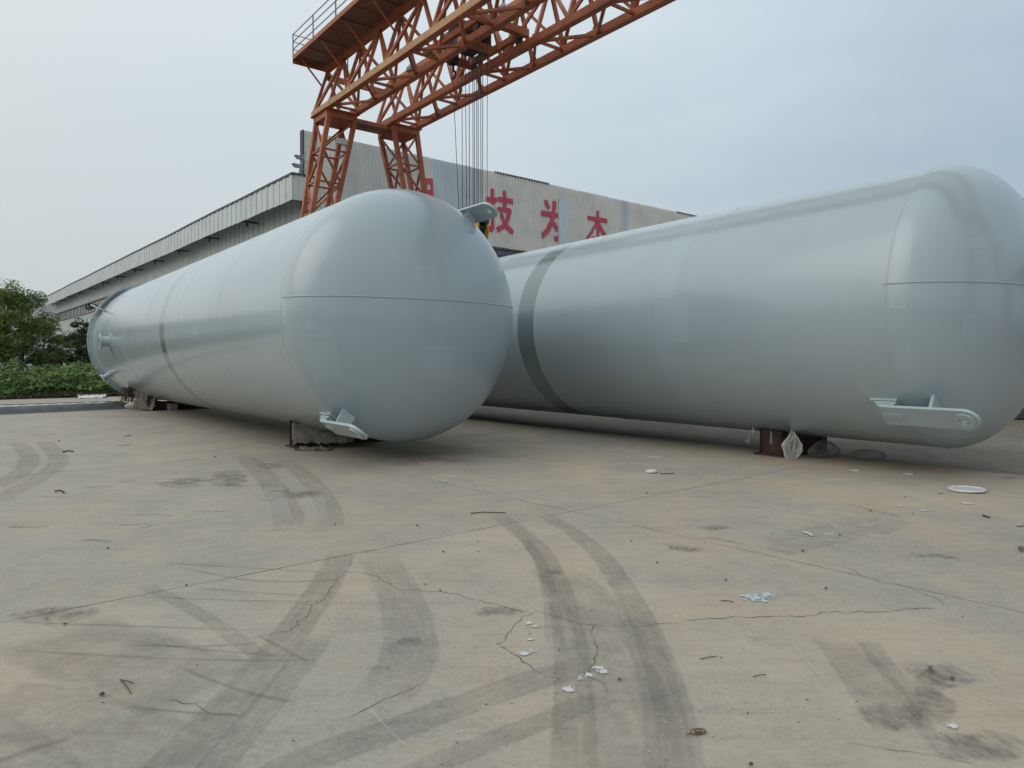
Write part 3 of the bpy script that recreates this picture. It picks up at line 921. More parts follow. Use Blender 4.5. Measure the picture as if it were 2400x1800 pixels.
def nozzle(ang, y, r, rf, ln, rep=True):
    M = T @ Matrix.Rotation(-ang, 4, 'Y') @ Matrix.Translation((0, y, 0))
    mb = MB()
    ring = [(r, TR - .05), (r, TR + ln - .05), (rf, TR + ln - .05), (rf, TR + ln), (r * .82, TR + ln), (r * .82, TR + .02)]
    seg = 28; i0 = 0
    for rr, xx in ring:
        for j in range(seg):
            a = 2 * PI * j / seg; mb.v.append((xx, rr * math.cos(a), rr * math.sin(a)))
    for k in range(len(ring) - 1):
        for j in range(seg):
            j2 = (j + 1) % seg
            mb.face((k * seg + j, k * seg + j2, (k + 1) * seg + j2, (k + 1) * seg + j))
    o = mb.build('nozzle', M_LUG, tankL, False, M); auto_smooth(o.data, 40)
    mb = MB(); mb.tube([(TR + 0.03, 0, 0), (TR + 0.035, 0, 0)], r * .83, 20); mb.build('bore', M_DARKHOLE, o)
    if rep:
        mb = MB(); mb.tube([(TR - .06, 0, 0), (TR + 0.015, 0, 0)], rf * 1.05, 28); mb.build('collar', M_LUG, o)
nozzle(R(-177), 15.0, 0.16, 0.25, 0.30)
nozzle(R(-146), 17.3, 0.09, 0.15, 0.30)
mb = MB()
a = R(152); e = Vector((math.cos(a), 0, math.sin(a)))
mb.tube([e * (TR - .03) + Vector((0, 17.2, 0)), e * (TR + .2) + Vector((0, 17.3, 0)), e * (TR + 0.42) + Vector((-.06, 17.4, 0.02))], 0.03, 8)
mb.build('vent_pipe', M_LUG, tankL, True, T)
mb = MB()
for k in range(9):
    pass
arc = []
for k in range(13):
    b = R(118 + 3.0 * k); arc.append(b)
for b0, b1 in zip(arc, arc[1:]):
    for r0, r1, y0, y1 in ((TR + .14, TR + .16, 18.3, 18.6),):
        q = lambda r, b, y: (r * math.cos(b), y, r * math.sin(b))
        mb.quad(q(r1, b0, y0), q(r1, b0, y1), q(r1, b1, y1), q(r1, b1, y0)); mb.quad(q(r0, b0, y0), q(r0, b1, y0), q(r0, b1, y1), q(r0, b0, y1))
        mb.quad(q(r0, b0, y0), q(r1, b0, y0), q(r1, b1, y0), q(r0, b1, y0)); mb.quad(q(r0, b0, y1), q(r0, b1, y1), q(r1, b1, y1), q(r1, b0, y1))
mb.build('name_plate_bracket', M_GALV, tankL, False, T)

# ================================================================== SUPPORTS UNDER THE TANKS
def support(name, label, fr, y, half, zc, wid=0.32, post=0.20, wraps=True):
    t = empty(name, label, 'support', fr.world(0, y, 0), fr.rot)
    def at(x): return zc - math.sqrt(TR * TR - x * x)
    for sx in (-1, 1):
        x1 = sx * half
        x0 = sx * (half - post)
        a, b = min(x0, x1), max(x0, x1)
        za, zb = at(a) , at(b)
        # I-shaped post: two side plates and a web, cut to the curve of the shell
        for yy0, yy1 in ((-wid / 2, -wid / 2 + .02), (wid / 2 - .02, wid / 2)):
            mb = MB(); i = 0
            mb.v += [(a, yy0, .03), (b, yy0, .03), (b, yy1, .03), (a, yy1, .03), (a, yy0, za), (b, yy0, zb), (b, yy1, zb), (a, yy1, za)]
            for q in ((0, 3, 2, 1), (4, 5, 6, 7), (0, 1, 5, 4), (1, 2, 6, 5), (2, 3, 7, 6), (3, 0, 4, 7)): mb.face(q)
            mb.build('side_plate', M_RUSTBROWN, t)
        mb = MB(); m = (a + b) / 2 + sx * post * .3
        mb.box(m - .012, m + .012, -wid / 2 + .0205, wid / 2 - .0205, .03, at(m) - .01); mb.build('web_plate', M_RUSTBROWN, t)
        mb = MB(); mb.box(m + sx * .02 - .008, m + sx * .02 + .008, -.02, .02, .2, at(m) - .03); mb.build('stiffener', M_GALV, t)
    mb = MB(); mb.box(-half - .06, half + .06, -wid / 2 - .08, wid / 2 + .08, 0.003, .0295); mb.build('base_plate', M_RUSTBROWN, t)
    mb = MB(); mb.box(-half + post + .01, half - post - .01, -wid / 2 + .03, wid / 2 - .03, .03, zc - TR - .01); mb.build('cross_beam', M_RUSTBROWN, t)
    return t
support('steel_support', 'brown steel support under the near end of the left tank', frL, 2.75, 0.89, ZL, 0.26)
support('steel_support', 'dark steel support under the far end of the left tank', frL, 15.6, 0.95, ZL, 0.5, 0.3)
support('steel_support', 'dark brown steel support under the near end of the right tank', frR, 2.55, 0.70, ZR, 0.42, 0.22)
support('steel_support', 'steel support under the hidden far end of the right tank', frR, 15.5, 0.9, ZR, 0.42, 0.22)
# loose blocks beside the far support
for px, py, w, hgt, lab in [(364, 952, .34, .26, 'pale square steel block under the left tank, beside the far support'), (402, 955, .28, .22, 'smaller square block under the left tank near its far end')]:
    p = ground_at(px, py + 6)
    bl = empty('steel_block', lab, 'block', p, frL.rot)
    mb = MB(); mb.box(-w / 2, w / 2, -.3, .3, 0.002, hgt * .12); mb.build('foot_plate', M_GALV, bl)
    mb = MB(); mb.box(-w / 2 * .92, w / 2 * .92, -.28, .28, hgt * .12, hgt * .9); mb.build('body', M_GALV, bl)
    mb = MB(); mb.box(-w / 2, w / 2, -.3, .3, hgt * .9, hgt); mb.build('top_plate', M_GALV, bl)

def crumple(name, label, cat, mat, corners, nu=22, nv=16, amp=0.05, freq=4.0, sub=True, seed=0, rag=0.04):
    """hanging or fallen sheet: bilinear between four corners, folded by noise, with frayed edges"""
    mb = MB(); g = {}
    A, B, C, D = [Vector(c) for c in corners]
    nrm = (B - A).cross(D - A).normalized()
    for i in range(nu + 1):
        for j in range(nv + 1):
            u, v = i / nu, j / nv
            p = (A * (1 - u) + B * u) * (1 - v) + (D * (1 - u) + C * u) * v
            q = Vector((u * freq + seed, v * freq * .6, seed * 1.7))
            f = mnoise.noise(q) + 0.5 * mnoise.noise(q * 2.3) + 0.25 * mnoise.noise(q * 5.1)
            f = (1 - abs(f)) * amp * 2 - amp
            p = p + nrm * f
            if i in (0, nu) or j in (0, nv):
                p = p + Vector((random.uniform(-rag, rag), random.uniform(-rag, rag), random.uniform(-rag, rag)))
            p.z = max(p.z, 0.006 + 0.002 * random.random())
            g[i, j] = len(mb.v); mb.v.append(tuple(p))
    for i in range(nu):
        for j in range(nv):
            mb.face((g[i, j], g[i + 1, j], g[i + 1, j + 1], g[i, j + 1]))
    o = mb.build(name, mat, None, True)
    md = o.modifiers.new('thickness', 'SOLIDIFY'); md.thickness = 0.004
    return tag(o, label, cat)
def TL(x, y, z): return frL.world(x, y, z)
def TRw(x, y, z): return frR.world(x, y, z)
crumple('canvas_wrap', 'torn grey canvas hanging from the near support of the left tank', 'cloth', M_CLOTH,
        [TL(-0.93, 2.55, 0.50), TL(0.05, 1.95, 0.30), TL(-0.05, 1.9, 0.10), TL(-0.98, 2.45, 0.10)], 26, 14, 0.035, 3, seed=3, rag=.03)
crumple('canvas_scrap', 'crumpled rag on the floor by the near support of the left tank', 'cloth', M_CLOTH,
        [TL(-0.95, 2.35, 0.07), TL(-0.45, 1.95, 0.06), TL(-0.6, 1.75, 0.01), TL(-1.05, 2.15, 0.02)], 18, 10, 0.045, 6, seed=9)
crumple('canvas_wrap', 'grey rag draped over the far support of the left tank', 'cloth', M_CLOTH,
        [TL(-1.25, 15.95, 0.66), TL(-0.7, 15.25, 0.48), TL(-0.85, 15.1, 0.02), TL(-1.28, 15.75, 0.06)], 22, 14, 0.06, 3, seed=5, rag=.04)
mb = MB()
base = TL(-1.28, 16.4, 0.62)
for k in range(260):
    a = TL(-1.15 + random.uniform(-.3, .25), 16.4 + random.uniform(-.5, .35), 0.66 + random.uniform(-.10, .10))
    b = a + Vector((random.uniform(-.25, .05), random.uniform(-.12, .12), random.uniform(-.42, -.04)))
    mb.tube([a, (a + b) / 2 + Vector((random.uniform(-.05, .05), 0, .05)), b], [0.014, .01, 0.004], 4)
tag(mb.build('coir_bundle', M_FIBRE), 'shaggy brown fibre bundle under the rear of the left tank', 'fibre bundle')

def bag(name, label, c, size, seed, mat=M_PLASTIC, pinch=0.6):
    bm = bmesh.new(); bmesh.ops.create_icosphere(bm, subdivisions=5, radius=1.0)
    for v in bm.verts:
        p = v.co.copy()
        th = math.atan2(p.y, p.x)
        q = p * 1.4 + Vector((seed, seed * .7, 0))
        f = 0.22 * mnoise.noise(q) + 0.05 * mnoise.noise(q * 2.6)
        fold = abs(math.sin(th * 7.0 + 3.0 * mnoise.noise(Vector((p.z * .8, seed, 0))) + 2.5 * mnoise.noise(q * .7)))
        p = p * (0.92 + f + (0.26 * fold - .13) * (1 - .4 * abs(p.z)))
        if p.z > 0: p.x *= 1 - pinch * min(1, p.z); p.y *= 1 - pinch * min(1, p.z)
        v.co = Vector((p.x * size[0], p.y * size[1], (p.z + .85) * size[2]))
        if v.co.z < 0.003: v.co.z = 0.003 + random.random() * .002
    me = bpy.data.meshes.new(name); bm.to_mesh(me); bm.free()
    me.materials.append(mat)
    o = link(name, me); o.location = c; o.rotation_euler = (0, 0, frR.rot)
    return tag(o, label, 'plastic sheet')
bag('plastic_sheet', 'clear crumpled plastic bag hanging beside the brown support of the right tank', TRw(-0.72, 2.12, 0), (.21, .13, .27), 2.0, pinch=.8)
bag('plastic_sheet', 'dark bunched plastic lying behind the clear bag under the right tank', TRw(-0.15, 1.9, 0), (.36, .2, .15), 7.0, M_PLASTIC_SHADE, pinch=.3)
bag('plastic_sheet', 'low trail of plastic film under the right tank, nearest its dome', TRw(0.25, 1.35, 0), (.32, .25, .09), 11.0, M_PLASTIC_SHADE, pinch=.3)
crumple('plastic_scrap', 'small torn plastic strip hanging on the far side of the brown support', 'plastic sheet', M_PLASTIC,
        [TRw(-.74, 2.82, .44), TRw(-.62, 2.95, .40), TRw(-.66, 3.0, .16), TRw(-.8, 2.95, .2)], 8, 10, .03, 4, seed=4, rag=.03)

# ================================================================== GANTRY CRANE
crane = empty('gantry_crane', 'tall orange lattice gantry crane standing in front of the workshop', 'crane')
CF.place(crane)
UNIT = {}
def unit(mat):
    if mat.name not in UNIT:
        mb = MB(); mb.box(-.5, .5, -.5, .5, 0, 1)
        UNIT[mat.name] = mb.mesh('beam', [mat])
    return UNIT[mat.name]
def beam(name, a, b, w, h, parent=crane, mat=None, up=Vector((0, 0, 1))):
    """a, b in (n, s, z) of the crane's survey axes"""
    A = Vector((a[0] - 16.05, a[1] - 32.05, a[2])); B = Vector((b[0] - 16.05, b[1] - 32.05, b[2]))
    d = B - A; L = d.length; d.normalize()
    x = d.cross(up)
    if x.length < 1e-3: x = d.cross(Vector((0, 1, 0)))
    x.normalize(); y = x.cross(d)
    M = Matrix(((x.x * w, y.x * h, d.x * L, A.x), (x.y * w, y.y * h, d.y * L, A.y), (x.z * w, y.z * h, d.z * L, A.z), (0, 0, 0, 1)))
    return link(name, unit(mat or M_CRANE), parent, M)
NODES = [33.0 - 1.8 * i for i in range(24)]
S_END = NODES[-1]
ZB, ZT = 13.45, 15.75
for gi, (na, nb, nt) in enumerate(((13.7, 15.1, 14.4), (17.0, 18.4, 17.7))):
    for nn in (na, nb):
        beam('lower_chord', (nn, 33.15, ZB), (nn, S_END - .2, ZB), 0.17, 0.30, mat=M_CRANE_TAN if nn == 13.7 else None)
        beam('chord_flange', (nn, 33.15, ZB - .15), (nn, S_END - .2, ZB - .15), 0.27, 0.026)
        for i, s in enumerate(NODES):
            if i % 3 == 1: beam('splice_plate', (nn, s - .25, ZB), (nn, s + .25, ZB), 0.195, 0.20, mat=M_CRANE_TAN if nn == 13.7 else None)
    for i, s in enumerate(NODES):
        for nn, sg in ((na, 1), (nb, -1)):
            beam('gusset_plate', (nn + sg * .02, s - .2, ZB + .2), (nn + sg * .02, s + .2, ZB + .2), 0.02, 0.16)
    beam('top_chord', (nt, 33.1, ZT), (nt, S_END, ZT), 0.24, 0.24)
    for nn in (na, nb):
        for i, s in enumerate(NODES):
            beam('web_strut', (nn, s, ZB + .1), (nt, s, ZT - .1), 0.125, 0.125)
            if i < len(NODES) - 1:
                s2 = NODES[i + 1]
                if i % 2 == (0 if nn == na else 1): beam('web_diagonal', (nn, s, ZB + .1), (nt, s2, ZT - .1), 0.115, 0.115)
                else: beam('web_diagonal', (nn, s2, ZB + .1), (nt, s, ZT - .1), 0.115, 0.115)
    for i, s in enumerate(NODES[:-1]):
        s2 = NODES[i + 1]
        # zigzag in the floor of the girder, struts on the odd nodes
        if i % 2 == 0: beam('lateral_brace', (nb, s, ZB - .05), (na, s2, ZB - .05), 0.11, 0.10)
        else: beam('lateral_brace', (na, s, ZB - .05), (nb, s2, ZB - .05), 0.11, 0.10)
        if i % 2 == 1: beam('lateral_strut', (na, s, ZB - .01), (nb, s, ZB - .01), 0.10, 0.09)
# cross ties between the two girders at the ends
for s in (33.05, S_END - .1):
    beam('end_tie', (15.2, s - .25, ZB - .12), (16.9, s - .25, ZB - .12), 0.35, 0.16)
    beam('end_tie', (14.4, s, ZT - .35), (17.7, s, ZT - .35), 0.14, 0.26)
# walkway on the near girder
WZ, W0, W1 = 15.93, 12.75, 14.32
S_W1 = S_END
for i, s in enumerate([33.2 - 2.4 * k for k in range(18)]):
    s2 = max(s - 2.39, S_W1)
    if s2 >= s - .3: break
    beam('walkway_plate', ((W0 + W1) / 2, s, WZ), ((W0 + W1) / 2, s2, WZ), W1 - W0, 0.04, mat=M_CRANE_P)
    beam('walkway_rib', (W0, s - .4, WZ - .045), (W1, s - .4, WZ - .045), 0.05, 0.05, mat=M_CRANE_P)
    beam('walkway_rib', (W0, s - 1.6, WZ - .045), (W1, s - 1.6, WZ - .045), 0.05, 0.05)
    beam('walkway_knee', (W0 + .25, s - .4, WZ - .06), (14.0, s - .4, WZ - 1.1), 0.06, 0.06)
beam('toe_board', (W0, 33.2, WZ + .03), (W0, S_W1, WZ + .03), 0.03, 0.2)
beam('toe_board', (W0, 33.21, WZ - .07), (W1, 33.21, WZ - .07), 0.04, 0.3)
M_RAILING = plain('railing_grey_paint', (0.19, 0.17, 0.165), 0.6, 0.2, 5)
for k in range(18):
    s = 33.15 - 2.4 * k
    if s < S_W1: break
    beam('railing_post', (W0, s, WZ), (W0, s, WZ + 1.12), 0.045, 0.045, mat=M_RAILING)
    if k == 0:
        beam('railing_post', (W1 + 1.2, s, WZ), (W1 + 1.2, s, WZ + 1.12), 0.045, 0.045, mat=M_RAILING)
for z in (0.40, 0.76, 1.10):
    beam('railing_bar', (W0, 33.15, WZ + z), (W0, S_W1, WZ + z), 0.032, 0.032, mat=M_RAILING)
    beam('railing_bar', (W0, 33.15, WZ + z), (W1 + 1.2, 33.15, WZ + z), 0.03, 0.03, mat=M_RAILING)
# legs
def leg(nc_top, nc_bot, sc, ztop=12.95):
    zb = 0.95
    def corner(i, j, z):
        t = (ztop - z) / (ztop - zb)
        wn_ = 1.30 * (1 - t) + 0.78 * t
        ws = 1.42 * (1 - t) + 0.42 * t
        return (nc_top + (nc_bot - nc_top) * t + i * wn_ / 2, sc + j * ws / 2, z)
    for i in (-1, 1):
        for j in (-1, 1):
            beam('leg_post', corner(i, j, zb), corner(i, j, ztop), 0.20, 0.20, up=Vector((0, 1, 0)))
    lev = [12.95, 11.45, 9.95, 8.45, 6.95, 5.45, 3.95, 2.45, 0.95]
    for k, (z1, z0) in enumerate(zip(lev, lev[1:])):
        for j in (-1, 1):
            beam('leg_strut', corner(-1, j, z0), corner(1, j, z0), 0.10, 0.07)
            a, b = (-1, 1) if (k % 2 == 0) else (1, -1)
            beam('leg_brace', corner(a, j, z0), corner(b, j, z1), 0.10, 0.08)
        for i in (-1, 1):
            beam('leg_strut', corner(i, -1, z0), corner(i, 1, z0), 0.10, 0.07)
            a, b = (-1, 1) if (k % 2 == 0) else (1, -1)
            beam('leg_brace', corner(i, a, z0), corner(i, b, z1), 0.10, 0.08)
    # saddle at the head of the leg
    mbx = (nc_top, sc)
    beam('saddle_plate', (nc_top - .86, sc, 13.27), (nc_top + .86, sc, 13.27), 1.75, 0.05)
    beam('saddle_plate', (nc_top - .76, sc, 12.97), (nc_top + .76, sc, 12.97), 1.62, 0.04)
    for j in (-1, 1): beam('saddle_web', (nc_top - .76, sc + j * .74, 13.115), (nc_top + .76, sc + j * .74, 13.115), 0.05, 0.24)
    for i in (-1, 1): beam('saddle_web', (nc_top + i * .72, sc - .74, 13.115), (nc_top + i * .72, sc + .74, 13.115), 0.05, 0.24)
    # wheel truck on the rail
    beam('wheel_truck', (nc_bot - 1.3, sc, 0.72), (nc_bot + 1.3, sc, 0.72), 0.42, 0.46)
    for i in (-1, 1):
        c = Vector((nc_bot + i * .85 - 16.05, sc - 32.05, 0.30))
        mb = MB(); mb.tube([c + Vector((0, -.07, 0)), c + Vector((0, .07, 0))], 0.285, 20)
        mb.build('wheel', M_STEEL_D, crane)
for sc in (32.05, NODES[-1] + 1.2):
    leg(14.35, 12.05, sc)
    leg(17.75, 20.1, sc)
    beam('leg_tie', (15.05, sc, 13.12), (17.05, sc, 13.12), 0.9, 0.22)
    beam('leg_tie', (14.9, sc - .55, 12.92), (17.2, sc - .55, 12.92), 0.12, 0.12, mat=M_CRANE_D)
    beam('leg_tie', (12.6, sc, 0.95), (19.5, sc, 0.95), 0.3, 0.3)
beam('control_box', (14.3, 31.3, 11.75), (14.3, 31.3, 12.0), 0.5, 0.22, mat=M_CLAD_GREY)
# lamps under the girders
lm = MB()
lm.tube([(0, 0, 0), (0, 0, -.18)], 0.05, 8); lm.tube([(0, 0, -.18), (0, 0, -.34), (0, 0, -.46)], [0.07, 0.2, 0.21], 14)
lme = lm.mesh('lamp', [M_LAMP])
for n_, s_, z_ in ((15.1, 26.2, 14.15), (15.15, 19.9, 14.2), (15.1, 13, 14.2)):
    link('lamp', lme, crane, Matrix.Translation((n_ - 16.05, s_ - 32.05, z_)))
# trolley between the girders
trolley = empty('crane_trolley', 'dark hoist trolley with winding drum up between the crane girders', 'trolley')
TF = Frame(-37.95, 22.9, 16.05); TF.place(trolley)
def tbox(name, x0, x1, y0, y1, z0, z1, mat):
    mb = MB(); mb.box(x0, x1, y0, y1, z0, z1); return mb.build(name, mat, trolley)
for y in (-1.9, 1.8):
    tbox('frame_beam', -1.15, 1.15, y, y + .22, 13.85, 14.12, M_CRANE)
for x in (-1.1, .9):
    tbox('frame_beam', x, x + .2, -1.67, 1.79, 13.87, 14.10, M_CRANE)
for x in (-.98, .98):
    for y in (-1.5, 1.5):
        mb = MB(); mb.tube([(x - .06, y, 13.75), (x + .06, y, 13.75)], .16, 16); mb.build('wheel', M_STEEL_D, trolley)
mb = MB(); mb.tube([(-.75, .35, 14.55), (.75, .35, 14.55)], .30, 20); mb.build('winding_drum', M_CRANE_D, trolley)
mb = MB(); mb.tube([(-.65, -.9, 14.45), (.5, -.9, 14.45)], .22, 18); mb.build('winding_drum', M_STEEL_D, trolley)
tbox('motor', -.6, -.15, 1.0, 1.6, 14.12, 14.6, M_GALV)
tbox('gearbox', .3, .85, .9, 1.5, 14.12, 14.7, M_STEEL_D)
tbox('deck_plate', -.88, .88, -1.66, -1.2, 14.1, 14.13, M_CRANE_D)
tbox('drum_bearing', -.85, -.76, .1, .6, 14.12, 14.75, M_CRANE_D); tbox('drum_bearing', .76, .85, .1, .6, 14.12, 14.75, M_CRANE_D)
for k in range(6):
    tbox('sheave_bracket', -.6 + .2 * k, -.56 + .2 * k, -.35, .1, 13.55, 13.9, M_STEEL_D)
tbox('sheave_housing', -.5, .5, -.5, -.36, 13.5, 13.8, M_CRANE)
# hook block on its ropes
hookb = empty('hook_block', 'yellow hook block hanging on wire ropes behind the left tank dome', 'hook block')
HF = Frame(-37.95, 22.75, 16.05); HF.place(hookb)
def hb(name, x0, x1, y0, y1, z0, z1, mat):
    mb = MB(); mb.box(x0, x1, y0, y1, z0, z1); return mb.build(name, mat, hookb)
mb = MB()
for sx in (-.26, .20):
    for i in range(1):
        prof = [(-.38, 6.95), (-.40, 6.65), (-.29, 6.36), (-.12, 6.22), (.12, 6.22), (.29, 6.36), (.40, 6.65), (.38, 6.95)]
        n = len(prof)
        i0 = len(mb.v)
        mb.v += [(sx, y, z) for y, z in prof] + [(sx + .06, y, z) for y, z in prof]
        mb.face([i0 + k for k in range(n)]); mb.face([i0 + n + k for k in range(n)][::-1])
        for k in range(n): mb.face((i0 + k, i0 + n + k, i0 + n + (k + 1) % n, i0 + (k + 1) % n))
mb.build('cheek_plate', M_YELLOW, hookb)
for k in range(4):
    mb = MB(); x = -.17 + .1 * k
    mb.tube([(x, 0, 6.8), (x + .06, 0, 6.78)], .27, 24); mb.build('sheave', M_STEEL_D, hookb)
hb('cross_head', -.28, .28, -.38, .38, 6.955, 7.25, M_STEEL_D)
mb = MB(); pts = []
for i in range(15):
    a = PI * 0.5 + PI * 1.45 * i / 14
    pts.append((0, math.cos(a) * .2, 5.75 + math.sin(a) * .2))
mb.tube([(0, 0, 6.35), (0, 0, 6.1)] + pts, [.06, .06] + [.06 - .0025 * i for i in range(15)], 10)
mb.build('hook', M_STEEL_D, hookb, True)
ropes = [(1077, .35, 1), (1083, -.3, 1), (1091, .35, 1), (1100, -.3, 0), (1108, .3, 0), (1112, -.25, 0), (1117, .35, 0), (1121, -.3, 0), (1127, .3, 0), (1132, -.25, 0), (1141, .1, 0)]
for px, dx, _ in ropes:
    p = HF.hit_x(px, 400, dx)
    mb = MB()
    yb = max(-.4, min(.4, p.y * .9))
    if px == 1077: mb.tube([(dx, p.y + .55, 14.3), (dx, p.y, 7.2)], .014, 5)
    elif px == 1141: mb.tube([(dx, p.y - .05, 14.3), (dx, p.y, 5.0)], .012, 5)
    else: mb.tube([(dx, p.y, 14.3), (dx, p.y + (yb - p.y) * .08, 7.2)], .014, 5)
    mb.build('wire_rope', M_CABLE, hookb)
aux = empty('crane_hook', 'small black hook hanging under the near crane girder', 'hook')
AF = Frame(-37.95, 24.3, 15.95); AF.place(aux)
mb = MB(); pts = [(0, math.cos(PI * .5 + PI * 1.4 * i / 14) * .15, 13.15 + math.sin(PI * .5 + PI * 1.4 * i / 14) * .15) for i in range(15)]
mb.tube([(0, 0, 13.6), (0, 0, 13.4)] + pts, [.05] * 2 + [.055 - .002 * i for i in range(15)], 10); mb.build('hook', M_STEEL_D, aux, True)
mb = MB(); mb.box(-.14, .14, -.2, .2, 13.58, 14.0); mb.build('pulley_case', M_STEEL_D, aux)
mb = MB(); mb.tube([(0, 0, 14.0), (0, 0, 14.5)], .015, 5); mb.build('wire_rope', M_CABLE, aux)

# ================================================================== WORKSHOP BEHIND
BF = Frame(-40, 44.0, 19.42)
shop = empty('workshop_building', 'long corrugated workshop with red sign characters and overhanging side eaves', 'building')
BF.place(shop)
def sheet(w, h, ribs, dep, name, mat):
    """corrugated sheet in local x (width), z (height), ribs towards -y"""
    mb = MB(); xs = []
    p = w / ribs
    xs.append((0, 0))
    for k in range(ribs):
        x = k * p
        xs += [(x + p * .55, 0), (x + p * .64, -dep), (x + p * .86, -dep), (x + p * .95, 0)]
    xs.append((w - 0.085, 0))
    for (a, b), (c, d) in zip(xs, xs[1:]):
        mb.quad((a, b, 0), (c, d, 0), (c, d, h), (a, b, h))
    return mb.mesh(name, [mat])
FZ0, FZ1, LEN = 10.66, 16.50, 58.0
pw = 0.9
SH = {m.name: sheet(pw, FZ1 - FZ0, 3, 0.07, 'cladding', m) for m in (M_CLAD_BEIGE, M_CLAD_GREY, M_CLAD_BLUE)}
x = 0.0; k = 0
while x < LEN - .01:
    n = 19.42 + x + pw / 2
    if n < 22.1: m = M_CLAD_BEIGE
    elif n < 28.4: m = M_CLAD_GREY
    elif n < 29.3: m = M_CLAD_BEIGE
    elif n < 33.9: m = M_CLAD_BLUE
    elif 49.9 < n < 51.2: m = M_CLAD_BLUE
    else: m = M_CLAD_BEIGE
    dy = random.uniform(0, .012)
    link('cladding_panel', SH[m.name], shop, Matrix.Translation((x, -dy, FZ0 + random.uniform(-.02, .02))))
    x += pw; k += 1
mb = MB()
bs = sheet(1.27, 4.9, 3, .035, 'patch_sheet', M_CLAD_BLUE)
link('cladding_panel', bs, shop, Matrix.Translation((42.05 - 19.42, -.075, FZ0 - .05)))
# body of the building
def sbox(name, x0, x1, y0, y1, z0, z1, mat, par=None):
    mb = MB(); mb.box(x0, x1, y0, y1, z0, z1); return mb.build(name, mat, par or shop)
sbox('sign_wall_core', -.0, LEN, .01, .35, FZ0 + .05, FZ1 - .08, M_DARKTRIM)
sbox('edge_trim', -.10, .0, -.05, .38, FZ0 - .4, FZ1 + .02, M_DARKTRIM)
for xa, xb in ((33.9 + 1.25 - 19.42, 40.9 - 19.42), (58.3 - 19.42, 63 - 19.42)):
    sbox('coping', xa, xb, -.07, .2, FZ1 - .06, FZ1 + .07, M_DARKTRIM)
sbox('coping', -.05, LEN, .02, .33, FZ1 - .075, FZ1 - .03, M_CLAD_GREY)
sbox('lintel', .3, LEN, -.12, .25, FZ0 - .16, FZ0 - .03, M_RUSTTRIM)
sbox('lintel_beam', .3, LEN, -.02, .30, FZ0 - .6, FZ0 - .165, M_NAVY)
nd = 15
for i in range(nd):
    xa = .6 + i * (LEN - 1.2) / nd
    sbox('sliding_door', xa, xa + (LEN - 1.2) / nd - .12, .05, .12, .05, FZ0 - .6, M_NAVY)
    sbox('door_post', xa + (LEN - 1.2) / nd - .115, xa + (LEN - 1.2) / nd - .005, .0, .2, 0, FZ0 - .6, M_GALV)
# red characters painted on the sheets
def stroke(px_pts, off):
    P = [BF.hit_y(px, py, -.045 - off * .0012 - .04) for px, py in px_pts]
    mb = MB()
    n = len(P)
    a = [tuple(p) for p in P]
    b = [(p.x, p.y + .004, p.z) for p in P]
    i = len(mb.v); mb.v += a + b
    mb.face(range(n)); 
    for k in range(n): mb.face((k, (k + 1) % n, n + (k + 1) % n, n + k))
    mb.build('sign_stroke', M_RED, shop)
c1 = lambda pts: rg(1060, 440, 200 / 2212, pts)
c2 = lambda pts: rg(1000, 350, 660 / 2212, pts)
c3 = lambda pts: rg(660, 240, 500 / 2212, pts)
STK = [c1([(990, 15), (1085, 25), (1092, 1085), (1050, 1137), (960, 1137), (942, 985), (1000, 985)]), c1([(885, 222), (1150, 265), (1150, 397), (885, 355)]), c1([(930, 615), (1160, 515), (1152, 650), (940, 745)]),
       c1([(1308, 70), (1398, 85), (1405, 620), (1310, 600)]), c1([(1178, 225), (1578, 292), (1580, 425), (1175, 360)]),
       c1([(1190, 485), (1490, 530), (1535, 565), (1545, 640), (1435, 650), (1190, 607)]), c1([(1540, 590), (1545, 640), (1440, 950), (1330, 1075), (1185, 1165), (1130, 1030), (1305, 945), (1375, 835), (1437, 640)]),
       c1([(1225, 650), (1300, 640), (1375, 835), (1440, 950), (1600, 1105), (1555, 1222), (1375, 1045), (1305, 945)]),
       c2([(920, 402), (945, 393), (972, 460), (948, 475)]), c2([(988, 403), (1020, 408), (1005, 560), (965, 650), (915, 700), (898, 662), (940, 620), (970, 555), (985, 480)]), c2([(898, 478), (1032, 500), (1032, 538), (898, 522)]),
       c2([(1010, 565), (1032, 615), (1031, 640), (1015, 648), (990, 590)]), c2([(1000, 678), (1032, 680), (1032, 723), (1003, 720)]),
       c2([(1265, 520), (1420, 545), (1420, 580), (1265, 553)]), c2([(1333, 482), (1355, 485), (1357, 760), (1333, 757)]), c2([(1332, 560), (1346, 580), (1304, 655), (1272, 712), (1250, 698), (1290, 640)]),
       c2([(1342, 570), (1352, 560), (1398, 650), (1430, 690), (1412, 712), (1370, 655)]), c2([(1298, 682), (1392, 696), (1392, 716), (1298, 702)]),
       c3([(1490, 785), (1570, 790), (1570, 845), (1490, 840)]), c3([(1552, 845), (1570, 845), (1574, 905), (1550, 905)]), c3([(1490, 905), (1574, 905), (1576, 985), (1490, 965)]), c3([(1490, 840), (1508, 842), (1508, 905), (1490, 905)])]
for i, q in enumerate(STK): stroke(q, i)

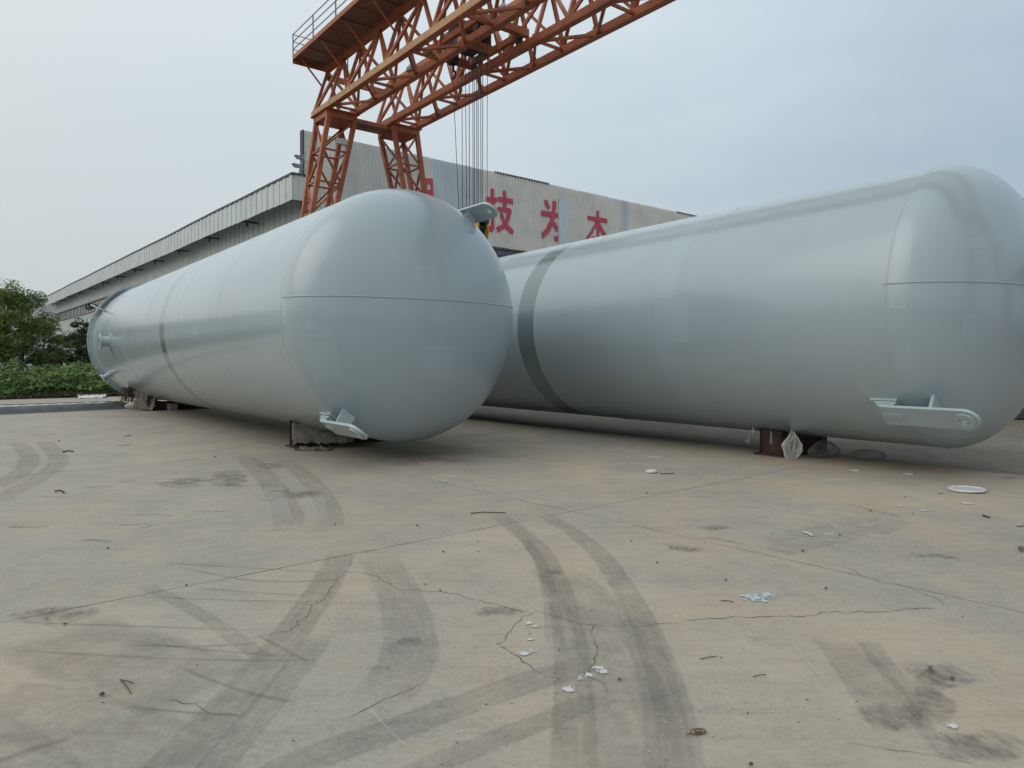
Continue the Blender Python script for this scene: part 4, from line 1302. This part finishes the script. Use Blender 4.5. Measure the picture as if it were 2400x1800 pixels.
# side wall with its eaves running away from the yard
SL = 108.0
NF = -1.42                       # fascia line, wall stands back at x=0
def M_side(x, y, z):             # sheet x axis runs along +y, ribs face -x
    return Matrix.Translation((x, y, z)) @ Matrix.Rotation(PI / 2, 4, 'Z') @ Matrix.Scale(-1, 4, (0, 1, 0))
fs = sheet(1.0, 1.55, 1, .045, 'fascia_sheet', M_FASCIA)
ws = sheet(1.0, 2.9, 1, .05, 'upper_sheet', M_CLAD_SIDE)
ls = sheet(1.0, 8.7, 4, .03, 'lower_sheet', M_CLAD_SIDE)
def wob(y): return 0.07 * mnoise.noise(Vector((y * .06, 3.3, 0))) + 0.03 * mnoise.noise(Vector((y * .2, 1.3, 0)))
for i in range(int(SL) + 1):
    y = -1.5 + i
    link('fascia_panel', fs, shop, Matrix.Translation((NF, y + 1.0, 11.62 + wob(y) + random.uniform(-.012, .012))) @ Matrix.Rotation(-PI / 2, 4, 'Z'))
    sbox('eaves_trim', NF - .07, NF + .25, y, y + 1.0, 13.15 + wob(y), 13.28 + wob(y), M_DARKTRIM)
for i in range(int(SL) - 1):
    y = 0.0 + i
    link('wall_panel', ws, shop, Matrix.Translation((0, y + 1.0, 10.12)) @ Matrix.Rotation(-PI / 2, 4, 'Z'))
    link('lower_wall_panel', ls, shop, Matrix.Translation((0, y + 1.0, 0)) @ Matrix.Rotation(-PI / 2, 4, 'Z'))
sbox('side_wall_core', .012, .3, .36, SL - 1.0, 0, 13.0, M_DARKTRIM)
sbox('soffit', NF + .02, .25, -1.4, SL - .5, 13.06, 13.10, M_GALV)
sbox('band_backing', -.028, .011, .0, SL - 1.0, 8.72, 10.1, M_WHITEWALL)
sbox('band_rail', -.16, -.0285, 0, SL - 1.0, 10.04, 10.17, M_DARKTRIM)
sbox('band_rail', -.10, -.0285, 0, SL - 1.0, 8.66, 8.72, M_DARKTRIM)
ml = MB(); ml.box(-.13, -.029, -.05, .05, 8.72, 10.04); ml = ml.mesh('mullion', [M_DARKTRIM])
for i in range(82):
    link('mullion', ml, shop, Matrix.Translation((0, .6 + i * 1.3, 0)))
for i in range(12):
    y = 8.0 + i * 8.6
    mb = MB(); mb.box(NF + .03, -.06, y - .05, y + .05, 11.68, 11.80); mb.box(NF + .5, NF + .62, y - .05, y + .05, 11.4, 11.68)
    mb.build('eaves_bracket', M_DARKTRIM, shop)
    wnd = sbox('window', -.10, -.031, y + 1.0, y + 2.6, 1.2, 3.4, M_WHITEWALL)
    sbox('pane', -.105, -.1005, y + 1.12, y + 1.74, 1.3, 3.3, M_PANE, wnd); sbox('pane', -.105, -.1005, y + 1.86, y + 2.48, 1.3, 3.3, M_PANE, wnd)
# return of the eaves at the front corner
r1 = sheet(1.42, 1.55, 4, .03, 'return_sheet', M_CLAD_GREY)
link('fascia_return', r1, shop, Matrix.Translation((NF, -1.5, 11.62)))
sbox('eaves_trim', NF - .07, .0, -1.57, -1.4, 13.15, 13.28, M_DARKTRIM)
sbox('corner_wall', -.0, .02, -1.4, -.055, 11.66, 13.2, M_CLAD_GREY)
mb = MB()
mb.quad((NF + .2, .4, 13.17), (LEN / 2, .4, 13.17 + 2.9), (LEN / 2, SL - 1, 13.17 + 2.9), (NF + .2, SL - 1, 13.17))
mb.quad((NF + .2, -1.4, 13.17), (-.1, -1.4, 13.17), (-.1, .39, 13.17), (NF + .2, .39, 13.17))
mb.quad((LEN / 2, .4, 16.07), (LEN, .4, 13.2), (LEN, SL - 1, 13.2), (LEN / 2, SL - 1, 16.07))
mb.build('roof', M_ROOF, shop)
# floodlight mast on the eaves corner
mast = empty('floodlight_mast', 'slanted mast with two small floodlights on the eaves corner', 'floodlight')
MF = Frame(-40, 43.3, 18.75); MF.place(mast)
mb = MB(); mb.tube([(-.05, 0, 13.28), (.48, 0, 14.95)], .05, 8); mb.build('pole', M_GALV, mast)
for z, x in ((14.6, .37), (14.05, .2)):
    mb = MB()
    mb.v += [(x - .62, -.15, z), (x + .02, -.15, z), (x + .02, .15, z), (x - .62, .15, z), (x - .45, -.12, z - .2), (x - .1, -.12, z - .2), (x - .1, .12, z - .2), (x - .45, .12, z - .2)]
    for q in ((3, 2, 1, 0), (4, 5, 6, 7), (0, 1, 5, 4), (1, 2, 6, 5), (2, 3, 7, 6), (3, 0, 4, 7)): mb.face(q)
    mb.build('floodlight', M_GALV, mast)
    mb = MB(); mb.tube([(x, 0, z - .25), (.68, 0, z - .28)], .022, 6); mb.build('stay', M_GALV, mast)

# plain far shed beyond the trees at the left edge
far = empty('far_shed', 'pale grey shed roof showing behind the tree at the left edge', 'building')
FF = Frame(-40, 168, 20); FF.place(far)
mb = MB(); mb.box(-75, 2, 0, 25, 0, 14.0); mb.build('wall', M_WHITEWALL, far)
mb = MB(); mb.quad((-76, -1, 14.0), (3, -1, 14.0), (3, 12.5, 15.8), (-76, 12.5, 15.8)); mb.quad((-76, 12.5, 15.8), (3, 12.5, 15.8), (3, 26, 14.0), (-76, 26, 14.0))
mb.poly([(-76, -1, 14.0), (-76, 12.5, 15.8), (-76, 26, 14.0)]); mb.poly([(3, -1, 14.0), (3, 26, 14.0), (3, 12.5, 15.8)])
mb.build('roof', M_ROOF, far)
for i in range(9):
    mb = MB(); mb.box(-72 + 8 * i, -68 + 8 * i, -.08, -.01, 9, 11); mb.build('window', M_PANE, far)

# steel shed just beyond the right tank
shed = empty('open_shed', 'dark open steel shed just showing behind the dome of the right tank', 'building')
RF = Frame(-37.95, 8, 23.5); RF.place(shed)
mb = MB(); mb.box(-.6, 10, -18.5, 18.5, 5.85, 6.05); mb.build('roof', M_ROOF, shed)
mb = MB(); mb.box(9.6, 9.8, -18, 18, 0, 5.85); mb.build('back_wall', M_DARKTRIM, shed)
for k in range(10):
    mb = MB(); mb.box(-.1, .15, -18 + k * 4 - .12, -18 + k * 4 + .12, 0, 5.85); mb.build('post', M_RUSTBROWN, shed)
mb = MB(); mb.box(-.05, .1, -18, 18, 5.3, 5.6); mb.build('eaves_beam', M_DARKTRIM, shed)
for k in range(9):
    mb = MB(); mb.box(.0, .06, -17.85 + k * 4, -14.15 + k * 4, .02, 1.1); mb.build('wall_panel', M_DARKTRIM, shed)

# ================================================================== STEEL SECTION LYING AT LEFT
bs_ = empty('steel_section', 'long pale blue-grey steel section lying on the concrete at left', 'steel beam')
pA, pB = ground_at(-260, 984), ground_at(290, 958)
dv = (pB - pA); ln = dv.length
bs_.location = pA; bs_.rotation_euler = (0, 0, math.atan2(dv.y, dv.x))
mb = MB(); mb.box(0, ln, 0, .62, .004, .03); mb.box(0, ln, .0, .02, .03, .2); mb.box(0, ln, .30, .32, .03, .2); mb.build('lower_channel', M_GALV, bs_)
mb = MB(); mb.box(0, ln - .3, -.02, .64, .20, .225); mb.box(.0, ln - .3, -.02, .0, .11, .20); mb.build('cover_plate', M_GALV, bs_)
for k in range(14):
    mb = MB(); mb.box(1 + k * ln / 15, 1.12 + k * ln / 15, .1, .5, .2255, .245); mb.build('clip', M_WHITEBIT, bs_)
mb = MB()
for k in range(40):
    a = Vector((ln - .25 + random.uniform(-.2, .3), random.uniform(0, .6), random.uniform(.02, .27)))
    mb.tube([a, a + Vector((random.uniform(.05, .2), random.uniform(-.1, .1), random.uniform(-.05, .03)))], .03, 5)
mb.build('frayed_end', M_CLOTH, bs_)

# ================================================================== TREES AND WEEDS
def leaves(mb, centre, rad, count, size, flat=0.6, squash=0.8):
    for k in range(count):
        while True:
            p = Vector((random.uniform(-1, 1), random.uniform(-1, 1), random.uniform(-1, 1)))
            if 0.15 < p.length < 1: break
        p = p.normalized() * (p.length ** 0.5)
        c = centre + Vector((p.x * rad, p.y * rad, p.z * rad * squash))
        n = Vector((random.gauss(0, flat), random.gauss(0, flat), 1)).normalized()
        a = n.orthogonal().normalized()
        a.rotate(Matrix.Rotation(random.random() * 2 * PI, 3, n))
        b = n.cross(a)
        s = size * random.uniform(.6, 1.3)
        droop = Vector((0, 0, -s * random.uniform(.1, .5)))
        mb.poly([c - a * s * .6, c + b * s * .3, c + a * s * .7 + droop, c - b * s * .3])

def make_tree(name, label, loc, height, spread, stems, clumps, mat, leafsize=.1, per=90, group=None, seed=1, low=0.3):
    rnd = random.Random(seed)
    st = random.getstate(); random.seed(seed)
    t = empty(name, label, 'tree', loc, rnd.random() * 6, group)
    tr = MB(); cr = MB()
    tips = []
    for k in range(stems):
        a = 2 * PI * k / stems + random.uniform(-.4, .4)
        base = Vector((math.cos(a) * .1, math.sin(a) * .1, -0.05))
        top = Vector((math.cos(a) * spread * .35, math.sin(a) * spread * .35, height * random.uniform(.62, .8)))
        mid = base.lerp(top, .5) + Vector((random.uniform(-.2, .2), random.uniform(-.2, .2), .1))
        tr.tube([base, base.lerp(mid, .5) + Vector((random.uniform(-.05, .05), random.uniform(-.05, .05), 0)), mid, mid.lerp(top, .6), top], [.11, .085, .065, .04, .015], 8)
        for j in range(6):
            f = random.uniform(.3, .95)
            p0 = base.lerp(mid, f * 2) if f < .5 else mid.lerp(top, (f - .5) * 2)
            aa = a + random.uniform(-1.3, 1.3)
            p1 = p0 + Vector((math.cos(aa), math.sin(aa), random.uniform(.2, .9))) * spread * random.uniform(.3, .55)
            pm = p0.lerp(p1, .5) + Vector((0, 0, .1))
            tr.tube([p0, pm, p1], [.04, .026, .008], 6)
            tips += [p1, pm]
    for k in range(clumps):
        if k < len(tips) and random.random() < .8: c = tips[k] + Vector((random.gauss(0, .15), random.gauss(0, .15), random.gauss(0, .15)))
        else:
            a, q = random.random() * 2 * PI, math.sqrt(random.random())
            z = random.uniform(low, 1.0)
            rr = spread * (1.0 - 0.75 * max(0, (z - .55) / .45) ** 1.6) * (0.55 + .45 * min(1, z / .45))
            c = Vector((math.cos(a) * rr * q, math.sin(a) * rr * q, height * z * random.uniform(.9, 1.0)))
        leaves(cr, c, random.uniform(.22, .55) * spread / 1.9, int(per * random.uniform(.5, 1.4)), leafsize, .8)
    tr.build('trunk', M_BARK, t, True)
    cr.build('crown', mat, t)
    random.setstate(st)
    return t
def gp(px, Y): return Vector(((px - 1200) / FPX * Y, Y, 0))
make_tree('broadleaf_tree', 'bushy green tree with several stems at the left edge', gp(34, 36.5), 5.6, 2.3, 5, 140, M_LEAF, .115, 150, seed=11, low=.36)
make_tree('broadleaf_tree', 'green treetop cut off by the left edge', gp(-70, 38.5), 5.2, 2.2, 3, 90, M_LEAF, .125, 110, seed=13)
make_tree('dark_tree', 'slim dark-leaved tree beside the rear of the left tank', gp(212, 41), 5.2, 0.95, 3, 52, M_LEAF_D, .12, 95, seed=17, low=.3)
make_tree('dark_tree', 'low dark bushy tree between the left-edge tree and the tank', gp(160, 42), 3.3, 1.6, 3, 70, M_LEAF_D, .12, 120, seed=19, low=.3)
# trees beyond the left edge, mirrored in the paint of the tank
for k in range(11):
    s = -14 + k * 6.2
    p = GF.world(-30 + random.uniform(-2, 2), s, 0)
    make_tree('yard_tree', 'leafy tree in the row beyond the left edge, ' + ['first', 'second', 'third', 'fourth', 'fifth', 'sixth', 'seventh', 'eighth', 'ninth', 'tenth', 'last'][k] + ' from the near end', p, random.uniform(5.5, 7.5), 2.9, 3, 46, M_LEAF, .22, 40, 'row of trees beyond the left edge', seed=40 + k, low=.12)
VF = Frame(-40.6, 36.9, 0)
wd = MB()
def hfield(x, y):
    f = min(1, max(0.0, (y) / 2.2))
    return (0.22 + 1.0 * f) * (0.85 + .75 * mnoise.noise(Vector((x * .45, y * .6, 0))) + .35 * mnoise.noise(Vector((x * 1.6, y * 1.6, 3)))) + .15
for k in range(34000):
    x, y = random.uniform(-9, 11), random.uniform(.3, 6.5)
    h = hfield(x, y)
    z = h * (1 - random.random() ** 2.2 * .8)
    c = VF.world(x, y, z)
    n = Vector((random.gauss(-.2, .5), random.gauss(-.5, .5), 1)).normalized()
    a = n.orthogonal().normalized(); a.rotate(Matrix.Rotation(random.random() * 6.28, 3, n)); b = n.cross(a)
    s = random.uniform(.06, .14)
    wd.poly([c - a * s * .8, c - a * s * .1 + b * s * .6, c + a * s + Vector((0, 0, -s * .3)), c - a * s * .1 - b * s * .6])
tag(wd.build('weeds', M_WEED), 'broad-leaved green weeds massed behind the crane rail at left', 'weeds', None, 'stuff')
gr = MB()
for k in range(9000):
    x, y = random.uniform(-9, 11), random.uniform(-.05, 1.6) if random.random() < .7 else random.uniform(0, 5)
    p = VF.world(x, y, 0)
    hgt = random.uniform(.15, .75) * (0.5 + min(1, y))
    a = random.random() * 6.28
    w = Vector((math.cos(a), math.sin(a), 0)) * .012
    t = p + Vector((random.gauss(0, .15), random.gauss(0, .15), hgt))
    m = p.lerp(t, .55) + Vector((0, 0, .05))
    gr.poly([p - w, p + w, m + w * .8, t, m - w * .8])
tag(gr.build('grass', M_GRASS), 'tall dark grass along the edge of the concrete at left', 'grass', None, 'stuff')
dr = MB()
for k in range(6000):
    x, y = random.uniform(-8.2, 10), abs(random.gauss(0, .5)) - .25 + .2 * mnoise.noise(Vector((x * .8, 0, 5)))
    p = VF.world(x, y, random.uniform(.02, .28) * (0.6 + .6 * abs(mnoise.noise(Vector((x, 2, 0))))))
    n = Vector((random.gauss(0, .6), random.gauss(0, .6), 1)).normalized()
    a = n.orthogonal().normalized(); a.rotate(Matrix.Rotation(random.random() * 6.28, 3, n)); b = n.cross(a); s = random.uniform(.025, .06)
    dr.poly([p - a * s, p + b * s * .5, p + a * s, p - b * s * .5])
tag(dr.build('dry_vines', M_DRY), 'brown dry creeping vines spilling onto the concrete edge', 'vines', None, 'stuff')
soil = MB()
c4 = [VF.world(*q) for q in ((-60, -.1, -.005), (18, -.1, -.005), (18, 7, .05), (-60, 7, .05))]
soil.poly(c4)
o = soil.build('soil_bed', M_SOIL); o['kind'] = 'structure'
crumple('plastic_film', 'pale torn plastic film at the edge of the weeds', 'plastic sheet', M_WHITEBIT,
        [ground_at(180, 935) , ground_at(250, 932), ground_at(246, 928) + Vector((0, 0, .15)), ground_at(186, 930) + Vector((0, 0, .12))], 18, 6, .05, 5, seed=21, rag=.05)

# ================================================================== LITTER ON THE FLOOR
def disc(name, label, cat, px, py, r, h, mat, rim=0.0, tilt=0.0, wobble=0.03):
    c = ground_at(px, py)
    t = empty(name, label, cat, (c.x, c.y, 0.003), random.random() * 6)
    mb = MB(); n = 40
    ring = lambda rr, z: [(math.cos(2 * PI * j / n) * rr * (1 + random.uniform(-wobble, wobble)), math.sin(2 * PI * j / n) * rr * (1 + random.uniform(-wobble, wobble)), z + tilt * math.cos(2 * PI * j / n) * rr) for j in range(n)]
    loops = [ring(r * .98, tilt * r + .001), ring(r, tilt * r + h * .6), ring(r * .97, tilt * r + h), ring(r * .90, tilt * r + h * .95), ring(r * .87, tilt * r + h * .62)]
    for l in loops: mb.v += l
    for k in range(len(loops) - 1):
        for j in range(n): mb.face((k * n + j, k * n + (j + 1) % n, (k + 1) * n + (j + 1) % n, (k + 1) * n + j))
    mb.face([j for j in range(n)][::-1])
    mb.build('rim', M_WHITEBIT if rim else mat, t, True)
    mb = MB(); mb.poly([(math.cos(2 * PI * j / n) * r * .885, math.sin(2 * PI * j / n) * r * .885, tilt * r + h * .62 + tilt * math.cos(2 * PI * j / n) * r) for j in range(n)]); mb.build('top', mat, t)
    return t
disc('drum_lid', 'large pale blue round lid lying on the concrete at right', 'lid', 2266, 1151, .205, .028, M_LID, 1, .03, .02)
disc('can_lid', 'small dirty white lid lying on the concrete before the right tank', 'lid', 1526, 1108, .085, .03, M_WHITEBIT, 0, .05)
disc('paper_disc', 'thin white oval scrap under the right tank, nearer the brown support', 'scrap', 2003, 1104, .065, .008, M_WHITEBIT, 0)
disc('paper_disc', 'thin white oval scrap under the right tank, nearer the pale blue lid', 'scrap', 2129, 1112, .065, .008, M_WHITEBIT, 0)

def stone_mesh(seed):
    bm = bmesh.new(); bmesh.ops.create_icosphere(bm, subdivisions=2, radius=1)
    for v in bm.verts:
        v.co *= 1 + .35 * mnoise.noise(v.co * 1.3 + Vector((seed, 0, 0)))
        v.co.z = max(v.co.z, -.75) * .55; v.co.y *= .8
    me = bpy.data.meshes.new('stone'); bm.to_mesh(me); bm.free()
    me.polygons.foreach_set('use_smooth', [True] * len(me.polygons))
    return me
SM = [stone_mesh(i * 3.1) for i in range(4)]
for m in SM: m.materials.append(M_PEBBLE)
PEB = [(1452, 1596, .016), (2232, 1594, .019), (1936, 1381, .016), (1701, 1362, .015), (1032, 1386, .014), (996, 1372, .012), (1039, 1295, .016), (1120, 1271, .012), (1121, 1295, .013), (978, 1234, .018), (785, 1231, .02),
       (437, 1374, .015), (152, 1466, .017), (253, 1287, .018), (239, 1632, .02), (1760, 1796, .016), (1574, 1284, .014), (1540, 1321, .015), (1479, 1270, .014), (1516, 1157, .02), (1311, 1526, .01), (2393, 1293, .05), (2255, 1448, .008),
       (2040, 1199, .02), (2139, 1205, .015), (1968, 1256, .02), (1881, 1294, .02), (1811, 1253, .012), (2120, 1166, .014), (138, 1035, .03), (504, 1072, .03)]
PEB_WHERE = ['below the white paint splashes', 'on the dark skid stain at lower right', 'right of the pale blue paint splash', 'above the pale blue paint splash', 'touching the long crack left of the skid stain',
  'just above the long crack at its left end', 'between the long dark twig and the long crack, left one', 'right above the middle tyre mark', 'between the joint and the long crack, right one', 'left of the long dark twig',
  'nearest the near support of the left tank', 'above the dark scratches at left', 'among the scratches at the left edge', 'high on the left half of the floor', 'near the forked twig at lower left',
  'at the bottom edge right of the wire coil', 'beside the skid stain right of the right tyre mark', 'below the skid stain right of the right tyre mark', 'between the crossing joint and the right skid stain', 'on the joint right of its crossing',
  'left of the white paint splashes', '', 'low between the joint and the right edge', 'at the end of the rust line above the mortar patch', 'right of the rust line above the mortar patch', 'on the middle of the mortar patch',
  'below the left end of the mortar patch', 'left of the mortar patch', 'between the pale blue lid and the mortar patch', 'at far left beyond the curved tyre marks', 'left of the near support along the far joint']
for i, (px, py, r) in enumerate(PEB):
    p = ground_at(px, py)
    o = link('pebble', SM[i % 4]); o.location = (p.x, p.y, r * .5 + .003); r *= .72; o.scale = (r, r * random.uniform(.6, 1), r); o.rotation_euler = (0, 0, random.random() * 6)
    if i == 21: tag(o, 'dark lump of stone at the right edge of the concrete', 'stone')
    else: tag(o, 'small dark pebble ' + PEB_WHERE[i], 'pebble', 'dark pebbles scattered over the concrete')
m = stone_mesh(50); m.materials.append(M_PALESTONE)
for px, py, r, lab in ((2204, 1157, .03, 'pale stone beside the pale blue lid'), (2390, 1234, .035, 'pale stone at the right edge above the dark lump')):
    p = ground_at(px, py); o = link('pale_stone', m); o.location = (p.x, p.y, r * .55); o.scale = (r,) * 3; tag(o, lab, 'stone')
def stick(name, label, pix, r, mat, cat='twig'):
    P = [ground_at(*q) + Vector((0, 0, r + .003 + .004 * (i % 2))) for i, q in enumerate(pix)]
    mb = MB(); mb.tube(P, [r * (1 - .35 * i / len(P)) for i in range(len(P))], 6)
    return tag(mb.build(name, mat, None, True), label, cat)
stick('twig', 'long dark twig lying alone before the gap between the tanks', [(1103, 1205), (1130, 1203), (1160, 1203), (1186, 1204)], .006, M_TWIG)
stick('twig', 'short dark twig beside the pale blue paint splash', [(1689, 1410), (1705, 1411), (1720, 1413)], .0032, M_TWIG)
stick('twig', 'straight thin twig low on the right, the upper of two', [(1640, 1547), (1660, 1544), (1680, 1540)], .0024, M_TWIG)
stick('twig', 'straight thin twig low on the right, the lower of two', [(1765, 1588), (1780, 1586), (1795, 1583)], .0024, M_TWIG)
stick('twig', 'upper arm of the forked twig at lower left', [(281, 1595), (297, 1600), (313, 1603)], .0024, M_TWIG)
stick('twig', 'lower arm of the forked twig at lower left', [(283, 1596), (296, 1612), (307, 1628)], .003, M_TWIG)
stick('twig', 'thin dark twig near the small white lid', [(1548, 1112), (1565, 1112), (1580, 1111)], .007, M_TWIG)
stick('twig', 'hooked dark twig on the concrete at far left', [(129, 1154), (140, 1152), (150, 1155), (148, 1158)], .01, M_TWIG)
stick('twig', 'short dark twig on the concrete at far left near the steel section', [(147, 1061), (160, 1059), (172, 1060)], .014, M_TWIG)
stick('twig', 'dark twig to the right of the mortar patch', [(2304, 1211), (2312, 1214), (2320, 1216)], .01, M_TWIG)
stick('pale_stick', 'short whitish stick lying on the mortar patch', [(1883, 1250), (1893, 1254), (1905, 1259)], .012, M_WHITEBIT, 'stick')
wr = MB(); c = ground_at(1640, 1720); pts = []
for i in range(70):
    a = i * .42; r = .014 + .007 * math.sin(i * .37)
    pts.append((c.x + math.cos(a) * r * 1.5 + (.012 * math.sin(i * .11)), c.y + math.sin(a) * r, .006 + .008 * abs(math.sin(i * .23))))
pts = [(c.x - .06, c.y - .01, .005)] + pts[:46]
wr.tube(pts, .0024, 5)
tag(wr.build('wire_coil', M_WIRE, None, True), 'small tangled coil of rusty wire at the bottom of the floor', 'wire')
lf = MB(); p = ground_at(285, 1023)
lf.poly([(p.x, p.y, .01), (p.x + .12, p.y + .02, .03), (p.x + .2, p.y + .1, .012), (p.x + .05, p.y + .12, .02)])
o = lf.build('paper_scrap', M_WHITEBIT); md = o.modifiers.new('thickness', 'SOLIDIFY'); md.thickness = .003
tag(o, 'white folded scrap of paper on the concrete near the steel section', 'scrap')
